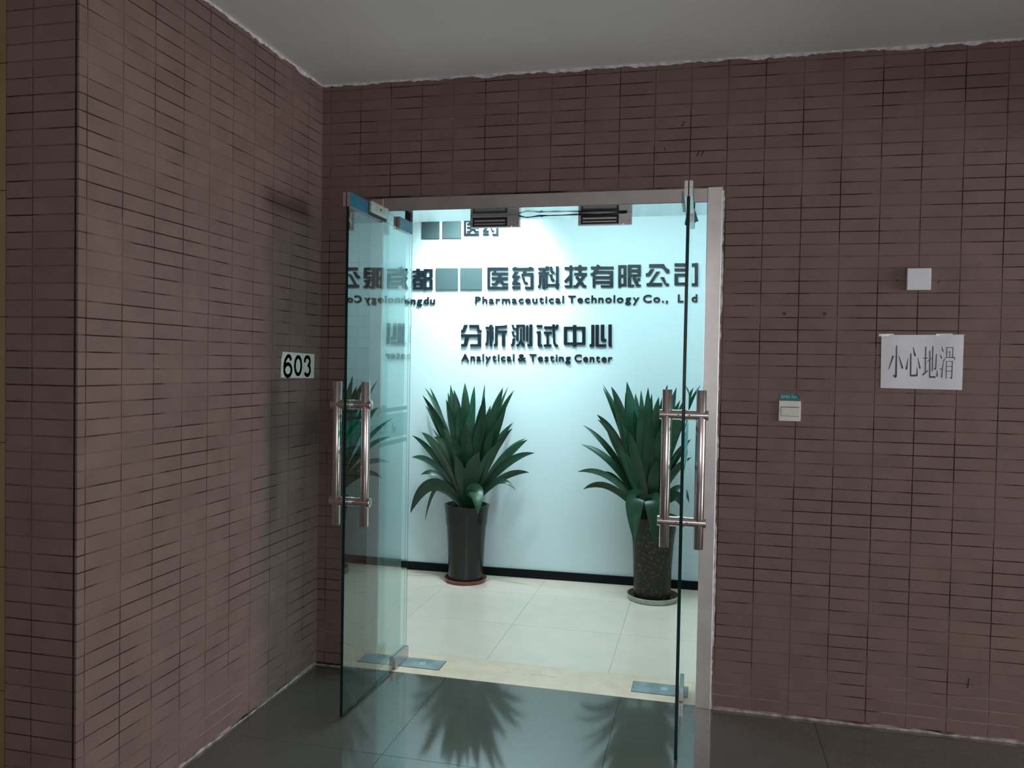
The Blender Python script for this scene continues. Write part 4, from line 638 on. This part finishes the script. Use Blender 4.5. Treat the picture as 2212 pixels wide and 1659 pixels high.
# ---------------------------------------------------------------- potted plants
def blade(name, b_, c_, t_, w_, m, parent, origin):
    b_, c_, t_ = Vector(b_), Vector(c_), Vector(t_); n = 18; mb = MB(); vs = []; fs = []
    tw = random.uniform(-.35, .35)
    for i in range(n + 1):
        t = i / n; p = b_ * (1 - t) ** 2 + c_ * 2 * t * (1 - t) + t_ * t * t; d = ((c_ - b_) * (1 - t) + (t_ - c_) * t).normalized()
        view = (CAM - p).normalized(); sd = d.cross(view).normalized(); up_ = sd.cross(d).normalized()
        a = tw * (1 + .8 * t); s2 = (sd * math.cos(a) + up_ * math.sin(a)); u2 = s2.cross(d).normalized()
        prof = (.42 + .58 * math.sin(min(1, t / .55) * math.pi / 2)) if t < .55 else max(.03, (1 - ((t - .55) / .45) ** 2.3))
        hw = w_ / 2 * prof * (1 + .04 * math.sin(9 * t + tw * 20)); fold = hw * .32
        vs += [p - s2 * hw + u2 * fold, p - u2 * .0006, p + s2 * hw + u2 * fold, p + u2 * .0014]
    for i in range(n):
        for j in range(4): fs.append((4 * i + j, 4 * i + (j + 1) % 4, 4 * i + 4 + (j + 1) % 4, 4 * i + 4 + j))
    fs += [(3, 2, 1, 0), (4 * n, 4 * n + 1, 4 * n + 2, 4 * n + 3)]
    mb.add([v - origin for v in vs], fs); o = mb.build(name, m, parent, 50); return o
def plant(cx, cy, z0, H, rt, rb, leaves, mpot, label, bands):
    org = Vector((cx, cy, z0)); root = empty('potted_plant', org); tag(root, label, 'potted plant', 'tall pots with strap-leaved plants')
    prof = [(rb * .96, 0), (rb, .006)]
    for i in range(1, 25):
        t = i / 25; r = rb + (rt - rb) * (t ** 2.6) + rb * .02 * math.sin(t * math.pi)
        for bz in bands:
            if abs(t - bz) < .018: r += .0022
        prof.append((r, H * t))
    prof += [(rt, H - .004), (rt + .001, H), (rt - .004, H + .003), (rt - .014, H + .003), (rt - .018, H - .002), (rt - .022, H - .04), (.01, H - .04)]
    mb = MB(); mb.lathe(prof, (0, 0, 0), 56); mb.build('pot', mpot, root, 40)
    mb = MB(); mb.lathe([(rt - .024, H - .045), (rt - .024, H - .036), (rt * .5, H - .03), (.005, H - .026)], (0, 0, 0), 40); mb.build('soil', m_soil, root, 60)
    mb = MB(); mb.tube([(0, 0, H - .04), (.004, 0, H + .05), (0, .004, H + .16)], [.030, .026, .014], 14); mb.build('stem', m_leaf[0], root, 50)
    for i, (b_, c_, t_, w_) in enumerate(leaves):
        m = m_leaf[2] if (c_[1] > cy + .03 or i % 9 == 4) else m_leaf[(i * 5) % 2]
        b2 = [cx + (b_[0] - cx) * .8, b_[1], z0 + H - .02]
        blade('leaf', b2, c_, t_, w_ * 1.2, m, root, org)
    return root
def saucer(cx, cy, r, h, m, m2, label):
    mb = MB(); mb.lathe([(r * .88, .0), (r * .92, .002), (r * .985, h - .004), (r, h), (r - .005, h + .001), (r * .93, h - .005), (r * .80, .006), (.01, .006)], (0, 0, 0), 56)
    me = mb.mesh('saucer', [m, m2], 35)
    for p in me.polygons:
        if p.center.z < h and p.normal.z > .3: p.material_index = 1
    o = link('plant_saucer', me); o.location = (cx, cy, .0); tag(o, label, 'saucer'); return o
saucer(.258, 1.640, .142, .026, m_saucer1, m_saucerin, 'round terracotta red saucer under the left pot')
plant(.258, 1.640, .0065, .505, .150, .116, DATA['leaf1'], m_pot1, 'strap-leaved plant in a tall brown glazed pot, standing left by the lobby wall', (.80, .77, .74))
saucer(1.497, 1.575, .162, .034, m_saucer2, m_saucerin, 'pale dirty saucer under the right pot')
plant(1.492, 1.575, .0065, .515, .148, .114, DATA['leaf2'], m_pot2, 'strap-leaved plant in a tall speckled brown pot, standing right behind the door handle', (.85,))
